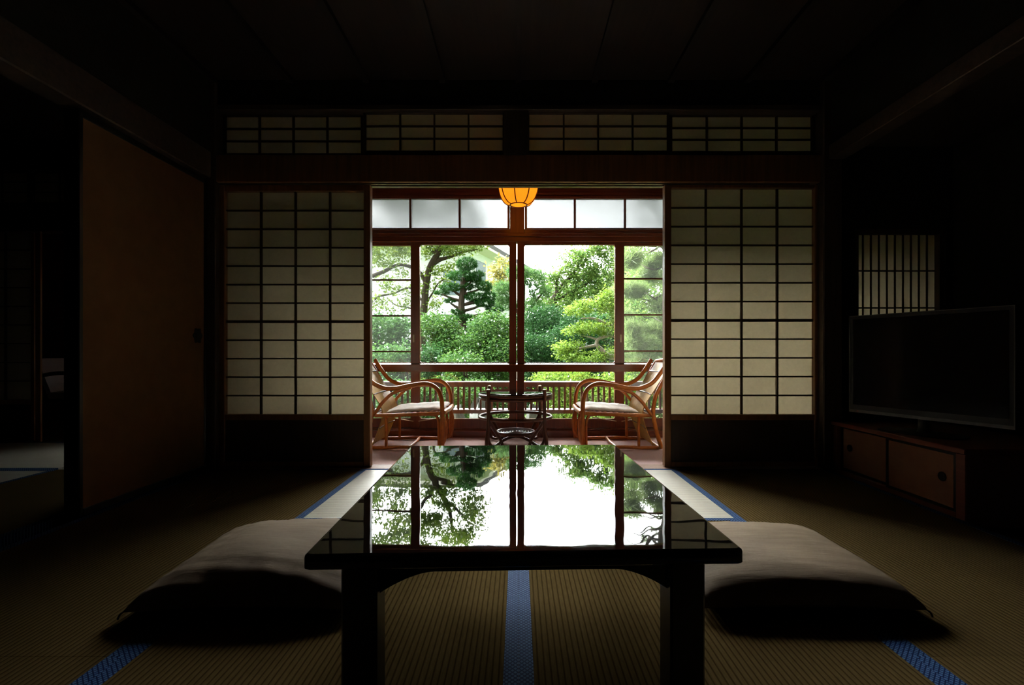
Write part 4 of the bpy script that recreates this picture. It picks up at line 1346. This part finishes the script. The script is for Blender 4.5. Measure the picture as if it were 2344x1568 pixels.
# pale pine close to the right panes
Y = 6.4
pl = []
for _ in range(60):
    pl.append(B(rng0.uniform(1428, 1610), rng0.uniform(575, 835), Y + rng0.uniform(-.3, .5), rng0.uniform(16, 30), rng0.uniform(10, 18)))
for _ in range(34):
    pl.append(B(rng0.uniform(1440, 1700), rng0.uniform(330, 560), Y + rng0.uniform(-.3, .4), rng0.uniform(8, 15), rng0.uniform(4, 7)))
limbs = [([G(1560, 1000, Y), G(1556, 840, Y), G(1548, 720, Y), G(1530, 600, Y), G(1510, 500, Y), G(1490, 420, Y)], [.10, .09, .07, .055, .04, .015])]
rr = random.Random(9)
for k in range(26):
    y0 = rr.uniform(420, 800)
    x0 = 1500 + (y0 - 420) * .14
    pts = [G(x0, y0, Y)]
    x_, y_ = x0, y0
    sg = -1 if k % 4 else 1
    for s in range(5):
        x_ += sg * rr.uniform(8, 20); y_ += rr.uniform(-16, 10)
        pts.append(G(x_, y_, Y + rr.uniform(-.25, .15)))
    limbs.append((pts, [.018, .015, .012, .009, .006, .003]))
plant('tall_pine', 'pale feathery pine with twisting bare twigs behind the rightmost dusty pane', 'pine', gr(1560, Y), limbs, pl, 'pale', 'needle', 4.5, 6, .1, .13, .0032, 61, up=.4, shell=.2)
# hedges closing the view at the foot of the trees
for x0_, x1_, Yd, top_, lab, sd in ((-13.5, -1.2, 16.6, 1.9, 'long green hedge before the white house', 80), (-1.0, 4.5, 13.9, 1.75, 'long green hedge under the big rounded tree', 81)):
    rng = np.random.default_rng(sd)
    cen = np.stack([rng.uniform(x0_, x1_, 2600), Yd + rng.normal(size=2600) * .22, rng.uniform(GZ + .05, top_, 2600)], 1)
    v, f = leaves_mesh(rng, cen, 12, .12, .13, .035, .35, .7)
    v[:, 2] = np.maximum(v[:, 2], GZ)
    h_ = raw_mesh('hedge', v - np.array([(x0_ + x1_) / 2, Yd, GZ]), f, LEAF['dark'])
    h_.location = ((x0_ + x1_) / 2, Yd, GZ)
    tag(h_, lab, 'hedge', 'hedges')
# distant trees closing the view; unseen side trees added to block sky light
for k, (px, py, Yd, rx, ry, lf, lab) in enumerate((
        (1270, 700, 24, 48, 56, 'broad', 'distant tree behind the soft feathery pine'),
        (1345, 680, 28, 52, 66, 'dark', 'distant dark tree behind the big rounded tree, its left side'),
        (1430, 660, 22, 52, 80, 'broad', 'distant tree behind the big rounded tree, its right side'),
        (1700, 560, 16, 95, 260, 'dark', 'unseen dark tree added beyond the garden, right of the pale feathery pine'),
        (1960, 470, 11.8, 170, 330, 'broad', 'unseen tree added far to the right of the veranda windows, beyond the pale feathery pine'),
        (2500, 450, 12, 260, 360, 'dark', 'unseen dark tree added farthest right of the veranda windows'),
        (690, 660, 13, 90, 130, 'dark', 'unseen dark tree added left of the leaning broadleaf tree, before the white house'),
        (370, 640, 12, 110, 150, 'broad', 'unseen tree added far to the left of the veranda windows'),
        (60, 640, 12, 140, 150, 'dark', 'unseen dark tree added farthest left of the veranda windows'))):
    plant('distant_tree', lab, 'tree', gr(px, Yd), [([G(px, 860, Yd), G(px, py, Yd)], [.2, .08])],
          [B(px, py, Yd, rx, ry, rx * Yd / F), B(px, py + ry * 1.3, Yd, rx * .95, ry, rx * Yd / F)], lf, 'leaf', 3.0, 20, .2, .24, .06, 70 + k, 'bark', 'distant trees beyond the garden')
for k, (px, Yd, s, lab) in enumerate(((1096, 5.6, .31, 'tallest grey garden stone behind the balustrade, left of the round table'), (1046, 5.7, .27, 'smaller grey garden stone behind the balustrade, beside the left armchair'), (1222, 5.6, .29, 'grey garden stone behind the balustrade, right of the centre post'))):
    rng = np.random.default_rng(90 + k)
    b = MB(); n1, n2 = 12, 8
    v, f = [], []
    for i in range(n2 + 1):
        th = math.pi * i / n2
        for j in range(n1):
            a = 2 * math.pi * j / n1
            r = s * (1 + .18 * math.sin(3 * a + k) * math.sin(th) + .1 * rng.uniform(-1, 1))
            v.append((r * .42 * math.sin(th) * math.cos(a), r * .4 * math.sin(th) * math.sin(a), max(0, r * 2.6 * (math.cos(th) * .5 + .5) - .02)))
    for i in range(n2):
        for j in range(n1):
            f.append((i * n1 + j, i * n1 + (j + 1) % n1, (i + 1) * n1 + (j + 1) % n1, (i + 1) * n1 + j))
    b.add(v, f, True)
    p = gr(px, Yd)
    o = b.build('garden_stone', M['stone'], None, (p[0], p[1], GZ))
    tag(o, lab, 'stone', 'garden stones')
